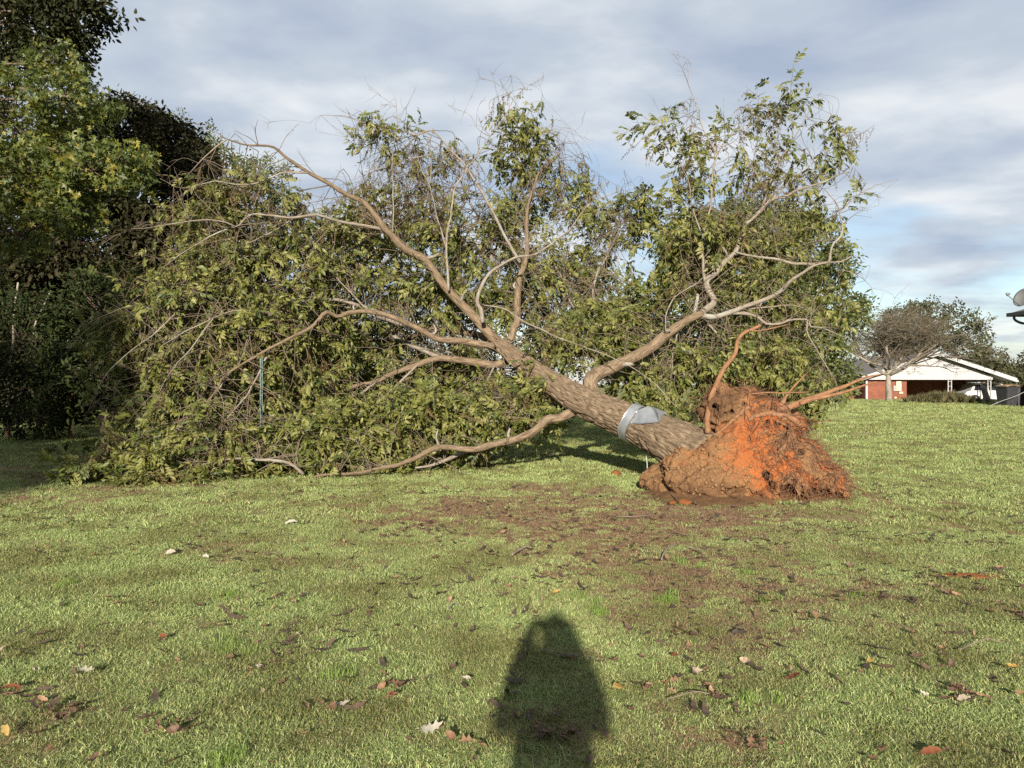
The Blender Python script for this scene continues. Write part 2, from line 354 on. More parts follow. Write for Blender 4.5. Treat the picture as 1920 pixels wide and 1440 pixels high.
# ------------------------------------------------------------------ scatter of real leaves etc. (geometry nodes, for what nobody could count)
PROTO = []
def proto(name, me):
    o = bpy.data.objects.new(name, me); PROTO.append(o); return o      # kept out of the scene; only its mesh is drawn
def scatter(name, pts, rot, scl, pid, protos, parent=None, kind='stuff'):
    pts = np.asarray(pts, float); n = len(pts)
    me = bpy.data.meshes.new(name); me.vertices.add(n); me.vertices.foreach_set('co', pts.ravel())
    a = me.attributes.new('rot', 'FLOAT_VECTOR', 'POINT'); a.data.foreach_set('vector', np.asarray(rot, float).ravel())
    a = me.attributes.new('scl', 'FLOAT', 'POINT'); a.data.foreach_set('value', np.asarray(scl, float).ravel())
    a = me.attributes.new('pid', 'INT', 'POINT'); a.data.foreach_set('value', np.asarray(pid, np.int32).ravel())
    o = link(name, me, parent); o['kind'] = kind
    ng = bpy.data.node_groups.new(name + '_scatter', 'GeometryNodeTree')
    ng.interface.new_socket('Geometry', in_out='INPUT', socket_type='NodeSocketGeometry')
    ng.interface.new_socket('Geometry', in_out='OUTPUT', socket_type='NodeSocketGeometry')
    N, L = ng.nodes, ng.links
    gi, go, jn = N.new('NodeGroupInput'), N.new('NodeGroupOutput'), N.new('GeometryNodeJoinGeometry')
    def named(nm, ty):
        x = N.new('GeometryNodeInputNamedAttribute'); x.data_type = ty; x.inputs['Name'].default_value = nm; return x.outputs['Attribute']
    r, s, p = named('rot', 'FLOAT_VECTOR'), named('scl', 'FLOAT'), named('pid', 'INT')
    e2r = N.new('FunctionNodeEulerToRotation'); L.new(r, e2r.inputs[0])
    for i, po in enumerate(protos):
        oi = N.new('GeometryNodeObjectInfo'); oi.inputs['Object'].default_value = po; oi.inputs['As Instance'].default_value = False
        cp = N.new('FunctionNodeCompare'); cp.data_type = 'INT'; cp.operation = 'EQUAL'
        L.new(p, cp.inputs[2]); cp.inputs[3].default_value = i
        ip = N.new('GeometryNodeInstanceOnPoints')
        L.new(gi.outputs[0], ip.inputs['Points']); L.new(cp.outputs[0], ip.inputs['Selection']); L.new(oi.outputs['Geometry'], ip.inputs['Instance'])
        L.new(e2r.outputs[0], ip.inputs['Rotation']); L.new(s, ip.inputs['Scale']); L.new(ip.outputs[0], jn.inputs[0])
    L.new(jn.outputs[0], go.inputs[0])
    md = o.modifiers.new('scatter', 'NODES'); md.node_group = ng
    return o
def euler_from_axes(x, z):
    """arrays of local +X and rough local +Z directions -> xyz euler angles"""
    x = unit(x); y = unit(np.cross(z, x)); z = np.cross(x, y)
    # rotation matrix columns x,y,z ; euler XYZ (R = Rz Ry Rx)
    ry = np.arcsin(np.clip(-x[:, 2], -1, 1)); rz = np.arctan2(x[:, 1], x[:, 0]); rx = np.arctan2(y[:, 2], z[:, 2])
    return np.stack([rx, ry, rz], 1)
def rand_rot(n, tilt=math.pi):
    return np.stack([rng.uniform(-tilt, tilt, n), rng.uniform(-tilt, tilt, n), rng.uniform(-math.pi, math.pi, n)], 1)

# leaf shapes ---------------------------------------------------------------
def blade_leaf(mb, o, x, z, L, W, fold=0.25, droop=0.2, tint=0.0):
    """one pointed leaf from o along x, folded along its midrib and drooping"""
    x = unit(x); y = unit(np.cross(z, x)); z = np.cross(x, y)
    s = np.array([0, 0.3, 0.62, 1.0]); w = np.array([0.06, 0.5, 0.42, 0.0]) * W
    c = o + L * (s[:, None] * x - droop * (s ** 2)[:, None] * z)
    l_ = c + w[:, None] * y + (fold * w)[:, None] * z; r_ = c - w[:, None] * y + (fold * w)[:, None] * z
    v = np.vstack([c, l_[:3], r_[:3]])
    mb.add(v, [(0, 1, 5, 4), (1, 2, 6, 5), (0, 7, 8, 1), (1, 8, 9, 2)], [(2, 3, 6), (2, 9, 3)], attr=tint)
def compound(name, material, nl=9, L=0.33, ll=0.125, lw=0.042, curl=0.2, hang=0.35, rs=0):
    g = np.random.default_rng(rs); mb = MB()
    n = 7; t = np.linspace(0, 1, n); rach = np.stack([L * t, 0.03 * np.sin(t * 3 + rs), -hang * L * t ** 2], 1)
    tube(mb, rach, np.linspace(0.0035, 0.0015, n), 3, cap=False, attr=0.2)
    pairs = (nl - 1) // 2
    for k in range(pairs):
        f = 0.25 + 0.72 * k / pairs; o = np.array([np.interp(f, t, rach[:, i]) for i in range(3)])
        for sgn in (1, -1):
            dx = np.array([0.55 + g.uniform(-.2, .2), sgn * (0.9 + g.uniform(-.2, .2)), -0.2 - hang * 0.7 + g.uniform(-.35, .35)])
            zz_ = np.array([g.uniform(-.6, .6), g.uniform(-.6, .6), 1.0])
            sc = g.uniform(0.75, 1.15) * (0.75 + 0.5 * f)
            blade_leaf(mb, o, dx, zz_, ll * sc, lw * sc * 2 * 0.55, 0.3, curl + g.uniform(-.1, .25), g.uniform(0, 0.3))
    blade_leaf(mb, rach[-1], np.array([1, g.uniform(-.3, .3), -0.3 - hang]), np.array([0, 0, 1.0]), ll * 1.1, lw * 1.1, 0.3, curl, 0.1)
    return mb.mesh(name, material, smooth=False, attr='tint')
def spray(name, material, n=14, rad=0.24, ll=0.13, lw=0.06, rs=0, flat=0.7):
    g = np.random.default_rng(rs); mb = MB()
    for i in range(n):
        o = g.normal(0, 1, 3); o = o / np.linalg.norm(o) * rad * g.uniform(0.15, 1) ; o[2] *= flat
        dx = unit(o + np.array([0, 0, -0.08]) + g.normal(0, .12, 3)); z = unit(g.normal(0, .6, 3) + np.array([0, 0, 1]))
        sc = g.uniform(.7, 1.2); blade_leaf(mb, o, dx, z, ll * sc, lw * sc, .25, g.uniform(0, .35), g.uniform(0, .35))
    return mb.mesh(name, material, smooth=False, attr='tint')
def star_spray(name, material, n=8, rad=0.25, size=0.085, rs=0):
    g = np.random.default_rng(rs); mb = MB()
    for i in range(n):
        o = g.normal(0, 1, 3); o = o / np.linalg.norm(o) * rad * g.uniform(.2, 1); o[2] *= .8
        nz_ = unit(g.normal(0, .6, 3) + np.array([0, -0.3, .7])); x = unit(np.cross(nz_, g.normal(0, 1, 3))); y = np.cross(nz_, x)
        sc = size * g.uniform(.7, 1.25); v = [o]
        for k in range(10):
            a = -2.6 + 5.2 * k / 9; rr = sc * ((1.0 if k % 2 == 1 else 0.42) if k not in (0, 9) else .55)
            v.append(o + rr * (math.cos(a) * x + math.sin(a) * y) - nz_ * rr * .18)
        mb.add(v, None, [(0, k, k + 1) for k in range(1, 10)], attr=g.uniform(0, .35))
    return mb.mesh(name, material, smooth=False, attr='tint')

PR_PECAN = [proto('pecan_leaf_%d' % i, compound('pecan_leaf', M['leaf'], [9, 11, 9, 7, 11][i], [.34, .36, .28, .24, .32][i], [.13, .125, .125, .14, .115][i], 0.052, .18, [.08, .25, .45, .15, .3][i], i)) for i in range(5)]
PR_DRY = [proto('withered_leaf_%d' % i, compound('withered_leaf', M['leaf_dry'], 9, .28, .095, .024, .55, 1.0 + .3 * i, 20 + i)) for i in range(2)]
PR_BG = [proto('bg_spray_%d' % i, spray('pecan_spray', M['leaf_bg'], 18, .32, .14, .055, 40 + i)) for i in range(3)]
PR_GUM = [proto('gum_spray_%d' % i, star_spray('star_spray', M['leaf_gum'], 11, .28, .07, 50 + i)) for i in range(3)]
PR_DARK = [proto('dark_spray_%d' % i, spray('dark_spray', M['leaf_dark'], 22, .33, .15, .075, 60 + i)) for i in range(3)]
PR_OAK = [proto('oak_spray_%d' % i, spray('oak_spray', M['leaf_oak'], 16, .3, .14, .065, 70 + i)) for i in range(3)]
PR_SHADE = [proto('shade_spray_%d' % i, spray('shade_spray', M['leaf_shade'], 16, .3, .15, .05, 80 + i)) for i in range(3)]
PR_FAR = [proto('far_spray_%d' % i, spray('far_spray', M['leaf_far'], 22, .55, .26, .13, 90 + i)) for i in range(3)]
PR_GREY = [proto('grey_spray_%d' % i, spray('grey_spray', M['leaf_greybrown'], 7, .25, .08, .035, 95 + i)) for i in range(2)]

# ------------------------------------------------------------------ ground
def terrain(x, y):
    x = np.asarray(x, float); y = np.asarray(y, float)
    r = sstep(1, 12, x) * sstep(10, 46, y) * 0.52
    r = r * (1 - sstep(46, 60, y) * 0.95)
    return r + 0.035 * (fbm(np.stack([x * .35, y * .35, 0 * x], -1), 2) - .5)
def bare(x, y):
    """0 lush turf .. 1 bare soil"""
    x = np.asarray(x, float); y = np.asarray(y, float)
    n = fbm(np.stack([x * 1.3 + 5, y * 0.9, 0 * x + 3.3], -1), 3)
    n2 = fbm(np.stack([x * 4.1, y * 3.1 + 9, 0 * x + 1.3], -1), 2)
    def blob(cx, cy, rx, ry): return np.exp(-(((x - cx) / rx) ** 2 + ((y - cy) / ry) ** 2))
    b = 0.8 * blob(0.6, 8.2, 2.0, 1.3) + .55 * blob(2.2, 8.6, 1.5, .7) + .5 * blob(1.3, 6.0, 1.0, .7) + .35 * blob(2.2, 5.2, 1.0, .7) + .45 * blob(1.4, 4.5, .6, .5) \
        + 0.6 * blob(1.0, 3.15, .3, .2) + .4 * blob(.35, 3.35, .3, .25) + .5 * blob(4.6, 9.4, .8, .6) + .30 * blob(1.9, 6.6, 2.8, 2.4) + .25 * blob(-1.5, 9.5, 3.0, 1.5) + .4 * blob(-8.5, 13, 3, 4) + .5 * blob(2.9, 10.3, 2.2, 1.0)
    return np.clip(b * (0.4 + 1.2 * n2) * 1.15 + sstep(.56, .76, n) * (.28 + .25 * sstep(4.5, 7, y)) + sstep(.64, .78, n2) * .35, 0, 1)

def axis(dense0, dense1, step, lo, hi, ratio=1.22):
    a = list(np.arange(dense0, dense1 + 1e-6, step))
    s, v = step, dense1
    while v < hi: s *= ratio; v += s; a.append(v)
    s, v = step, dense0
    while v > lo: s *= ratio; v -= s; a.insert(0, v)
    return np.array(a)
gx = axis(-9, 9, .085, -900, 900); gy = axis(2.2, 13, .085, -300, 1500)
GX, GY = np.meshgrid(gx, gy, indexing='xy')
GZ = terrain(GX, GY)
near = np.exp(-((GX / 14) ** 2 + ((GY - 6) / 12) ** 2))
GB = bare(GX, GY)
GZ = GZ + near * (0.020 * (fbm(np.stack([GX * 6, GY * 6, 0 * GX], -1), 3) - .5) - 0.012 * GB)
mb = MB(); nx, ny = len(gx), len(gy)
ii = np.arange(ny - 1)[:, None] * nx + np.arange(nx - 1)[None]
mb.add(np.stack([GX, GY, GZ], -1).reshape(-1, 3), np.stack([ii, ii + 1, ii + 1 + nx, ii + nx], -1).reshape(-1, 4), attr=GB.ravel())
ground = mb.build('ground', M['ground'], attr='bare'); tag(ground, kind='structure')

# ------------------------------------------------------------------ the uprooted tree
# limbs: (photo pixels, start/end distance, start/end radius)
def limb(pts, d, r): return dict(p=pts, d=d, r=r)
LIMBS = [
 limb([(930,640),(905,612),(880,585),(850,555),(822,522),(797,487),(769,472),(750,459),(734,441),(723,431),(684,381),(644,362),(612,341),(581,325),(550,305),(535,295),(515,277),(494,273),(462,272),(426,261),(416,256)], (14.3,13.0), (.155,.018)),
 limb([(426,261),(400,280),(376,303),(350,330)], (13.0,12.8), (.022,.008)),
 limb([(723,431),(675,422),(640,416),(606,406),(581,403),(540,408),(473,402),(444,425),(423,417),(374,412),(280,427),(246,429)], (13.8,12.2), (.045,.006)),
 limb([(444,425),(410,436),(366,459),(348,470),(300,505)], (12.9,12.4), (.022,.006)),
 limb([(577,324),(527,325),(501,334),(470,347),(436,345),(400,340),(340,352),(300,335)], (13.3,12.7), (.026,.005)),
 limb([(925,650),(915,648),(867,640),(823,636),(796,623),(766,607),(725,591),(691,584),(657,586),(634,594),(612,585),(600,597),(583,614),(552,630),(508,652),(468,675),(434,696),(417,709),(409,727),(391,750),(370,768),(357,784),(326,793)], (14.2,12.0), (.105,.012)),
 limb([(800,625),(720,590),(640,563),(600,562),(576,565),(542,579),(512,587),(468,582),(434,584),(400,597),(350,620),(300,650)], (14.6,12.3), (.06,.008)),
 limb([(760,610),(680,585),(593,566),(541,548),(515,546),(462,550),(423,559),(371,571),(332,584),(306,587),(270,574),(241,575),(202,589),(166,605)], (15.0,12.2), (.06,.006)),
 limb([(512,587),(480,610),(462,640),(455,670)], (13.3,12.8), (.022,.006)),
 limb([(935,650),(901,630),(860,622),(806,618),(750,640),(690,640),(600,660)], (14.9,16.5), (.12,.03)),
 limb([(960,670),(928,684),(874,677),(823,672),(782,685),(738,699),(705,716),(671,722),(630,738),(560,760)], (14.4,14.2), (.13,.03)),
 limb([(823,670),(755,641),(722,621),(660,610)], (14.5,15.5), (.07,.02)),
 limb([(705,716),(678,736),(650,746),(610,790)], (14.2,13.6), (.04,.015)),
 limb([(1085,765),(1050,784),(1026,787),(1003,807),(972,821),(921,834),(884,843),(823,838),(782,858),(745,872),(711,877),(691,883),(657,889),(617,889),(590,894)], (12.7,11.9), (.12,.035)),
 limb([(884,843),(867,848),(840,863),(806,873),(779,877)], (12.85,12.6), (.065,.03)),
 limb([(569,889),(546,870),(512,863),(468,861),(427,861),(380,872),(320,880)], (12.0,11.6), (.04,.01)),
 limb([(945,652),(954,647),(962,621),(970,598),(970,556),(975,522),(983,499),(988,475),(989,459),(987,419),(992,381),(1003,344),(1012,322),(1031,306),(1044,294),(1060,262)], (14.4,16.0), (.115,.012)),
 limb([(905,605),(902,582),(894,567),(899,546),(915,517),(933,501),(970,483),(996,478),(1017,469),(1043,449),(1066,434),(1094,394),(1112,375),(1135,340)], (13.9,14.4), (.055,.006)),
 limb([(1112,745),(1108,712),(1136,694),(1175,676),(1215,655),(1254,624),(1293,598),(1316,588)], (12.7,13.4), (.185,.115)),
 limb([(1312,590),(1332,594),(1353,591),(1377,583),(1412,569),(1448,555),(1467,543),(1483,526),(1507,510),(1530,497),(1554,492),(1578,490),(1597,480)], (13.4,12.9), (.075,.022)),
 limb([(1554,492),(1561,460),(1575,444),(1579,427),(1575,404),(1567,380),(1552,360),(1541,351),(1520,335)], (13.0,13.3), (.03,.008)),
 limb([(1549,493),(1519,495),(1483,492),(1460,486),(1424,482),(1401,479),(1379,473)], (13.1,13.6), (.042,.035)),
 limb([(1370,587),(1405,589),(1422,595),(1436,607),(1460,608),(1483,600),(1514,598),(1519,611),(1542,614),(1578,630),(1594,634)], (13.3,12.8), (.045,.008)),
 limb([(1514,600),(1512,623),(1530,651),(1542,675),(1566,715),(1572,735)], (12.9,12.6), (.02,.005)),
 limb([(1403,580),(1436,575),(1483,571),(1502,576),(1540,590)], (13.3,13.0), (.022,.006)),
 limb([(1316,586),(1339,566),(1328,545),(1324,526),(1342,512),(1358,491),(1380,470),(1396,425),(1408,413),(1427,395),(1447,374),(1471,369),(1500,354),(1544,342),(1570,328),(1593,322)], (13.5,14.2), (.09,.014)),
 limb([(1300,600),(1303,575),(1308,552)], (13.5,13.6), (.06,.045)),
 limb([(1427,395),(1439,360),(1447,334),(1471,290),(1488,261),(1512,220),(1526,185),(1541,173)], (14.0,14.4), (.03,.006)),
 limb([(1408,413),(1440,380),(1480,345),(1510,318),(1545,290)], (14.0,14.8), (.025,.006)),
 limb([(1439,360),(1420,330),(1405,300),(1392,262),(1410,225)], (14.1,14.4), (.018,.005)),
 limb([(1322,530),(1319,500),(1319,441),(1331,395),(1334,351),(1340,304),(1344,293),(1325,255),(1313,226),(1302,188),(1290,156),(1291,132),(1281,103)], (13.6,14.2), (.04,.005)),
 limb([(1344,293),(1360,267),(1377,249),(1412,232),(1440,215)], (14.1,14.3), (.016,.005)),
 limb([(1360,267),(1358,225),(1357,182)], (14.1,14.1), (.010,.006)),
 limb([(1316,439),(1296,383),(1293,342),(1280,315),(1250,250)], (13.7,14.2), (.018,.005)),
 limb([(1313,226),(1285,212),(1262,215),(1240,235)], (14.1,14.2), (.012,.004)),
 limb([(841,545),(837,469),(839,431),(850,381),(853,353),(887,303),(919,256),(944,222),(962,187),(984,166),(1022,141)], (13.9,14.6), (.035,.005)),
 limb([(837,469),(819,406),(806,350),(791,319),(780,285)], (14.0,14.3), (.022,.006)),
 limb([(736,436),(737,369),(736,287),(744,231),(741,184),(728,162)], (13.8,14.1), (.018,.005)),
 limb([(740,375),(750,319),(753,280)], (13.9,14.1), (.010,.004)),
 limb([(975,492),(937,425),(909,369),(872,312),(844,281),(812,247),(781,253),(737,241),(687,231),(653,220),(631,217),(600,217),(581,231)], (15.0,14.4), (.045,.005)),
 limb([(812,241),(806,275),(808,325),(800,380)], (14.7,14.8), (.014,.018)),
 limb([(808,291),(769,297),(725,312),(680,330)], (14.7,14.5), (.016,.005)),
 limb([(935,520),(916,466),(900,412),(878,372),(860,330)], (15.8,16.2), (.06,.02)),
 limb([(1090,600),(1069,564),(1056,528),(1040,496),(1020,465)], (15.2,16), (.03,.01)),
 limb([(1085,625),(1110,582),(1112,550),(1121,509),(1134,486),(1147,460),(1160,420)], (15.0,15.8), (.05,.008)),
 limb([(905,572),(920,574),(946,580),(975,598),(996,611),(1045,632),(1097,650),(1149,671),(1189,692),(1228,720),(1267,762)], (13.3,11.9), (.02,.009)),
 limb([(1248,621),(1248,587),(1267,556),(1306,530),(1345,499)], (13.0,13.3), (.018,.008)),
 limb([(1567,395),(1580,392),(1605,366),(1640,351),(1675,337),(1685,335)], (13.3,13.3), (.014,.004)),
 limb([(1575,400),(1587,395),(1631,386),(1648,369)], (13.3,13.2), (.009,.003)),
 limb([(1578,505),(1587,509),(1609,518),(1629,533),(1640,558)], (12.9,12.8), (.012,.004)),
 limb([(962,187),(940,160),(915,150),(890,145)], (14.5,14.4), (.009,.003)),
 limb([(919,256),(895,240),(880,215),(845,203)], (14.4,14.3), (.009,.003)),
 limb([(984,166),(975,150),(960,142),(930,152)], (14.6,14.5), (.008,.003)),
 limb([(1044,294),(1046,250),(1065,240),(1092,258)], (16.0,15.9), (.010,.004)),
 limb([(1112,375),(1145,365),(1180,345),(1200,360)], (14.4,14.6), (.010,.004)),
 limb([(434,696),(400,742),(350,790),(280,835),(210,866),(150,885)], (12.7,11.5), (.026,.006)),
 limb([(508,652),(470,730),(420,790),(370,845),(300,885)], (13.0,11.7), (.026,.006)),
 limb([(332,584),(290,625),(240,660),(190,715),(165,770)], (12.7,12.3), (.018,.005)),
 limb([(400,597),(360,650),(320,700),(290,755),(262,790)], (12.7,12.3), (.018,.005)),
 limb([(782,685),(720,745),(660,785),(590,812),(530,828)], (14.2,12.8), (.035,.008)),
 limb([(928,684),(900,735),(850,765),(780,785),(720,800)], (14.2,13.1), (.03,.008)),
 limb([(1000,807),(975,770),(940,745),(900,755)], (12.9,13.3), (.022,.006)),
 limb([(1316,595),(1350,630),(1385,655),(1440,668),(1490,700)], (13.6,13.5), (.035,.007)),
 limb([(1270,622),(1262,660),(1258,705),(1240,745)], (13.3,13.5), (.022,.006)),
 limb([(600,562),(560,520),(520,490),(470,480),(420,500)], (14.0,13.2), (.026,.006)),
 limb([(691,584),(650,540),(610,500),(560,470)], (14.0,13.8), (.026,.006)),
 limb([(566,400),(500,440),(440,470),(390,520)], (13.5,12.9), (.018,.005)),
]
TRUNK = [(1330,866,10.5),(1300,850,10.75),(1262,830,11.05),(1215,806,11.5),(1170,786,11.9),(1090,752,12.65),(1040,722,13.2),(1000,695,13.65),(960,665,14.05),(930,640,14.35)]
TRUNK_R = [.42,.37,.315,.285,.27,.255,.225,.195,.165,.13]

ft_base = P(1290, 860, 10.8); ft_base[2] = 0.0
fallen = empty('uprooted_tree', ft_base)
tag(fallen, 'large uprooted pecan tree lying on the lawn with its clay root ball showing', 'tree')
tp = resample([P(*q) for q in TRUNK], 230)
tr = np.interp(np.linspace(0, 1, 230), np.linspace(0, 1, len(TRUNK_R)), TRUNK_R)
def bark_disp(th, s, rr):
    q = np.stack([np.cos(th) * rr * 17, np.sin(th) * rr * 17, s * 4.2], -1)
    wv = fbm(q * 0.5 + 3, 2) - .5
    a = np.abs(fbm(q + wv[..., None] * 1.6, 2) - .5) * 2
    ridge = sstep(0.02, 0.30, a)                     # flat plates between narrow cracks
    return 0.026 * (ridge - .8) + 0.03 * (fbm(np.stack([np.cos(th) * 1.5, np.sin(th) * 1.5, s * 1.5], -1), 2) - .5)
mb = MB(); tube(mb, tp, tr, 150, bark_disp)
mb.build('trunk', M['bark'], fallen, uv=True)

skel_pts, skel_r = [tp[90::6]], [tr[90::6]]
limb_paths = []
for li, L in enumerate(LIMBS):
    n0 = len(L['p']); ds = np.linspace(L['d'][0], L['d'][1], n0)
    raw = [P(px, py, d) for (px, py), d in zip(L['p'], ds)]
    ln = sum(np.linalg.norm(raw[i + 1] - raw[i]) for i in range(n0 - 1))
    n = max(10, int(ln / 0.09)); p = resample(raw, n)
    p = wobble(p, 0.012 if L['r'][0] > .08 else .028, 3.2, li + 1)
    s = np.linspace(0, 1, n); r = (.66 if li in (0, 13, 5, 10, 9) else .72) * (L['r'][1] * .8 + (L['r'][0] - L['r'][1] * .8) * (1 - s) ** 1.05)
    r = r * (1 + 0.10 * (fbm(np.stack([s * ln * 5, 0 * s + li, 0 * s], 1), 2) - .5) * 2)
    if li in (13, 14): p[:, 2] = np.maximum(p[:, 2], terrain(p[:, 0], p[:, 1]) + r * .6)
    sides = 28 if L['r'][0] > .08 else (14 if L['r'][0] > .03 else 7)
    rough = (lambda th, s_, rr, k=li: 0.09 * rr * (fbm(np.stack([np.cos(th) * 2.2 + k, np.sin(th) * 2.2, s_ * 7], -1), 4, .6) - .5) * 2 * (1.7 if k in (0, 5, 9, 10, 13, 16, 18) else 1.0))
    mb = MB(); tube(mb, p, r, sides, rough)
    mb.build('branch', M['bark'] if L['r'][0] > .10 else M['limb'], fallen, uv=True)
    limb_paths.append((p, r)); skel_pts.append(p[2::3]); skel_r.append(r[2::3])
SK = np.concatenate(skel_pts); SKR = np.concatenate(skel_r)
SKPEN = np.where((SK[:, 2] < .7) & (SKR > .035), 1.2, 0.0) + np.where(SKR > .1, .6, 0.0)

# leafy masses of the fallen crown: px, py, rx, ry (pixels), distance, half depth (m), twigs, share withered
CROWN = [
 (430,330,80,45,13.4,.7,14,.35),(380,400,70,60,13.1,.7,16,.3),(480,420,110,75,13.6,.8,26,.25),(570,380,60,45,14,.6,9,.3),(420,500,115,70,13.1,.8,28,.2),(560,490,105,75,13.6,.8,26,.15),
 (330,560,110,55,12.6,.7,20,.2),(480,590,130,60,13.0,.8,28,.15),(235,625,70,55,12.7,.6,11,.2),(370,670,130,70,12.7,.8,28,.2),(520,690,110,70,13.1,.8,24,.15),(290,750,80,45,12.5,.6,12,.2),
 (440,775,120,60,12.6,.7,24,.2),(610,630,100,65,13.9,.7,20,.15),(650,540,80,70,14.2,.7,18,.15),(700,470,65,50,14.6,.6,12,.2),(620,445,60,40,14.1,.6,9,.2),
 (210,860,60,28,11.7,.5,13,.25),(300,848,80,36,11.9,.6,18,.25),(400,832,90,45,12.1,.6,20,.25),(330,880,95,16,11.5,.4,10,.3),(480,850,70,36,12.3,.5,12,.25),(250,820,40,25,12.0,.4,6,.3),
 (560,815,100,48,12.8,.6,22,.1),(660,800,90,55,13.0,.6,24,.08),(760,785,90,55,13.2,.6,24,.06),(860,780,80,50,13.4,.6,22,.06),(935,765,65,48,13.4,.5,17,.08),(990,735,45,38,13.3,.4,9,.1),
 (620,860,60,24,12.5,.4,9,.15),(740,845,60,22,12.9,.4,8,.1),(860,822,50,16,13.1,.4,5,.1),
 (600,700,150,90,15.8,.8,26,.3),(780,670,150,90,16.6,.8,24,.3),(900,710,110,55,15.8,.7,12,.2),(720,600,140,70,16.3,.8,22,.25),(560,600,130,80,15.5,.8,16,.25),
 (770,545,90,60,14.9,.7,20,.1),(850,565,75,55,15.2,.7,15,.15),(720,400,60,45,15.2,.6,11,.5),(785,365,75,55,15.7,.7,17,.6),(700,340,55,35,14.9,.6,8,.5),(690,245,45,28,14.6,.5,7,.35),(745,275,60,35,15,.6,11,.45),
 (860,295,50,35,15.8,.6,8,.3),(830,420,60,55,15.5,.6,12,.35),(885,430,65,60,15.9,.7,15,.2),(960,400,60,55,16,.7,13,.2),(1000,350,60,48,16.2,.6,13,.2),(960,285,50,35,15.8,.6,9,.25),(1025,280,45,35,16.2,.6,9,.2),
 (960,205,38,28,15.3,.5,6,.25),(1000,235,28,25,15.8,.5,4,.2),(1065,330,45,35,16.3,.6,9,.3),(1112,335,24,32,16.2,.4,4,.6),(1085,395,65,38,16.3,.7,14,.3),(1155,405,55,45,16.1,.6,13,.15),(1203,405,32,45,15.9,.5,8,.15),
 (1050,475,75,45,16.2,.7,14,.15),(1000,540,60,48,15.9,.6,12,.15),(1085,560,65,38,15.6,.6,12,.1),(1155,592,65,36,15,.6,13,.06),(1195,570,45,45,15,.6,9,.08),(1050,640,65,45,14.6,.6,13,.2),(1130,630,75,45,14.3,.6,15,.06),
 (1205,700,60,40,13.7,.6,13,.1),(1255,690,60,55,13.8,.6,15,.08),(1310,655,60,55,14,.6,14,.08),(1235,750,50,35,13.4,.5,8,.1),(870,640,50,30,15.4,.5,7,.2),(1000,665,40,30,14.9,.5,6,.4),(930,560,50,40,15.3,.6,9,.15),
 (1232,240,26,24,14.2,.4,6,.1),(1268,222,28,22,14.2,.4,6,.15),(1295,270,38,30,14.3,.5,8,.45),(1312,300,38,36,14.4,.5,8,.35),(1285,335,25,25,14.2,.4,4,.2),(1280,380,22,22,14.1,.4,3,.2),
 (1400,222,34,22,14.5,.5,7,.3),(1370,268,24,18,14.3,.4,4,.25),(1438,200,26,13,14.5,.4,4,.3),(1478,197,36,22,14.6,.5,6,.3),(1508,270,36,26,14.7,.5,6,.3),(1450,265,28,28,14.5,.5,6,.25),
 (1420,312,45,32,14.4,.6,10,.35),(1435,350,48,28,14.2,.6,10,.4),(1492,330,46,28,14.5,.6,9,.3),(1552,228,26,26,14.7,.4,4,.3),(1582,250,18,26,14.7,.4,4,.3),(1565,300,28,22,14.6,.4,4,.3),(1558,392,24,28,13.5,.4,7,.1),
 (1340,440,60,40,14.1,.6,14,.15),(1275,450,48,50,14.3,.6,10,.08),(1400,440,60,38,14.2,.6,13,.2),(1500,395,38,26,14.2,.5,6,.15),(1465,455,55,30,14.1,.5,9,.15),(1420,525,70,40,13.9,.6,14,.12),(1300,525,55,45,14.3,.6,12,.1),
 (1485,585,65,38,13.7,.6,10,.12),(1400,645,60,40,13.7,.6,13,.12),(1355,680,50,40,13.6,.6,11,.1),(1465,665,60,40,13.7,.6,11,.12),(1505,715,28,28,13.2,.4,5,.1),(1545,725,20,14,12.7,.3,4,.1),(1560,560,40,50,14,.5,5,.1),
 (1040,540,110,70,16.6,.7,20,.1),(1120,500,60,40,16.8,.6,8,.1),(760,450,100,60,16.4,.7,18,.25),(660,420,70,50,15.6,.6,10,.3),(900,500,90,70,16.6,.7,18,.15),(1180,640,70,50,15.5,.6,14,.05),(700,660,110,60,14.9,.6,16,.1),(840,700,90,45,15.0,.6,12,.1),
]
lp, lx, lz, ls, lid = [], [], [], [], []
tw = MB()
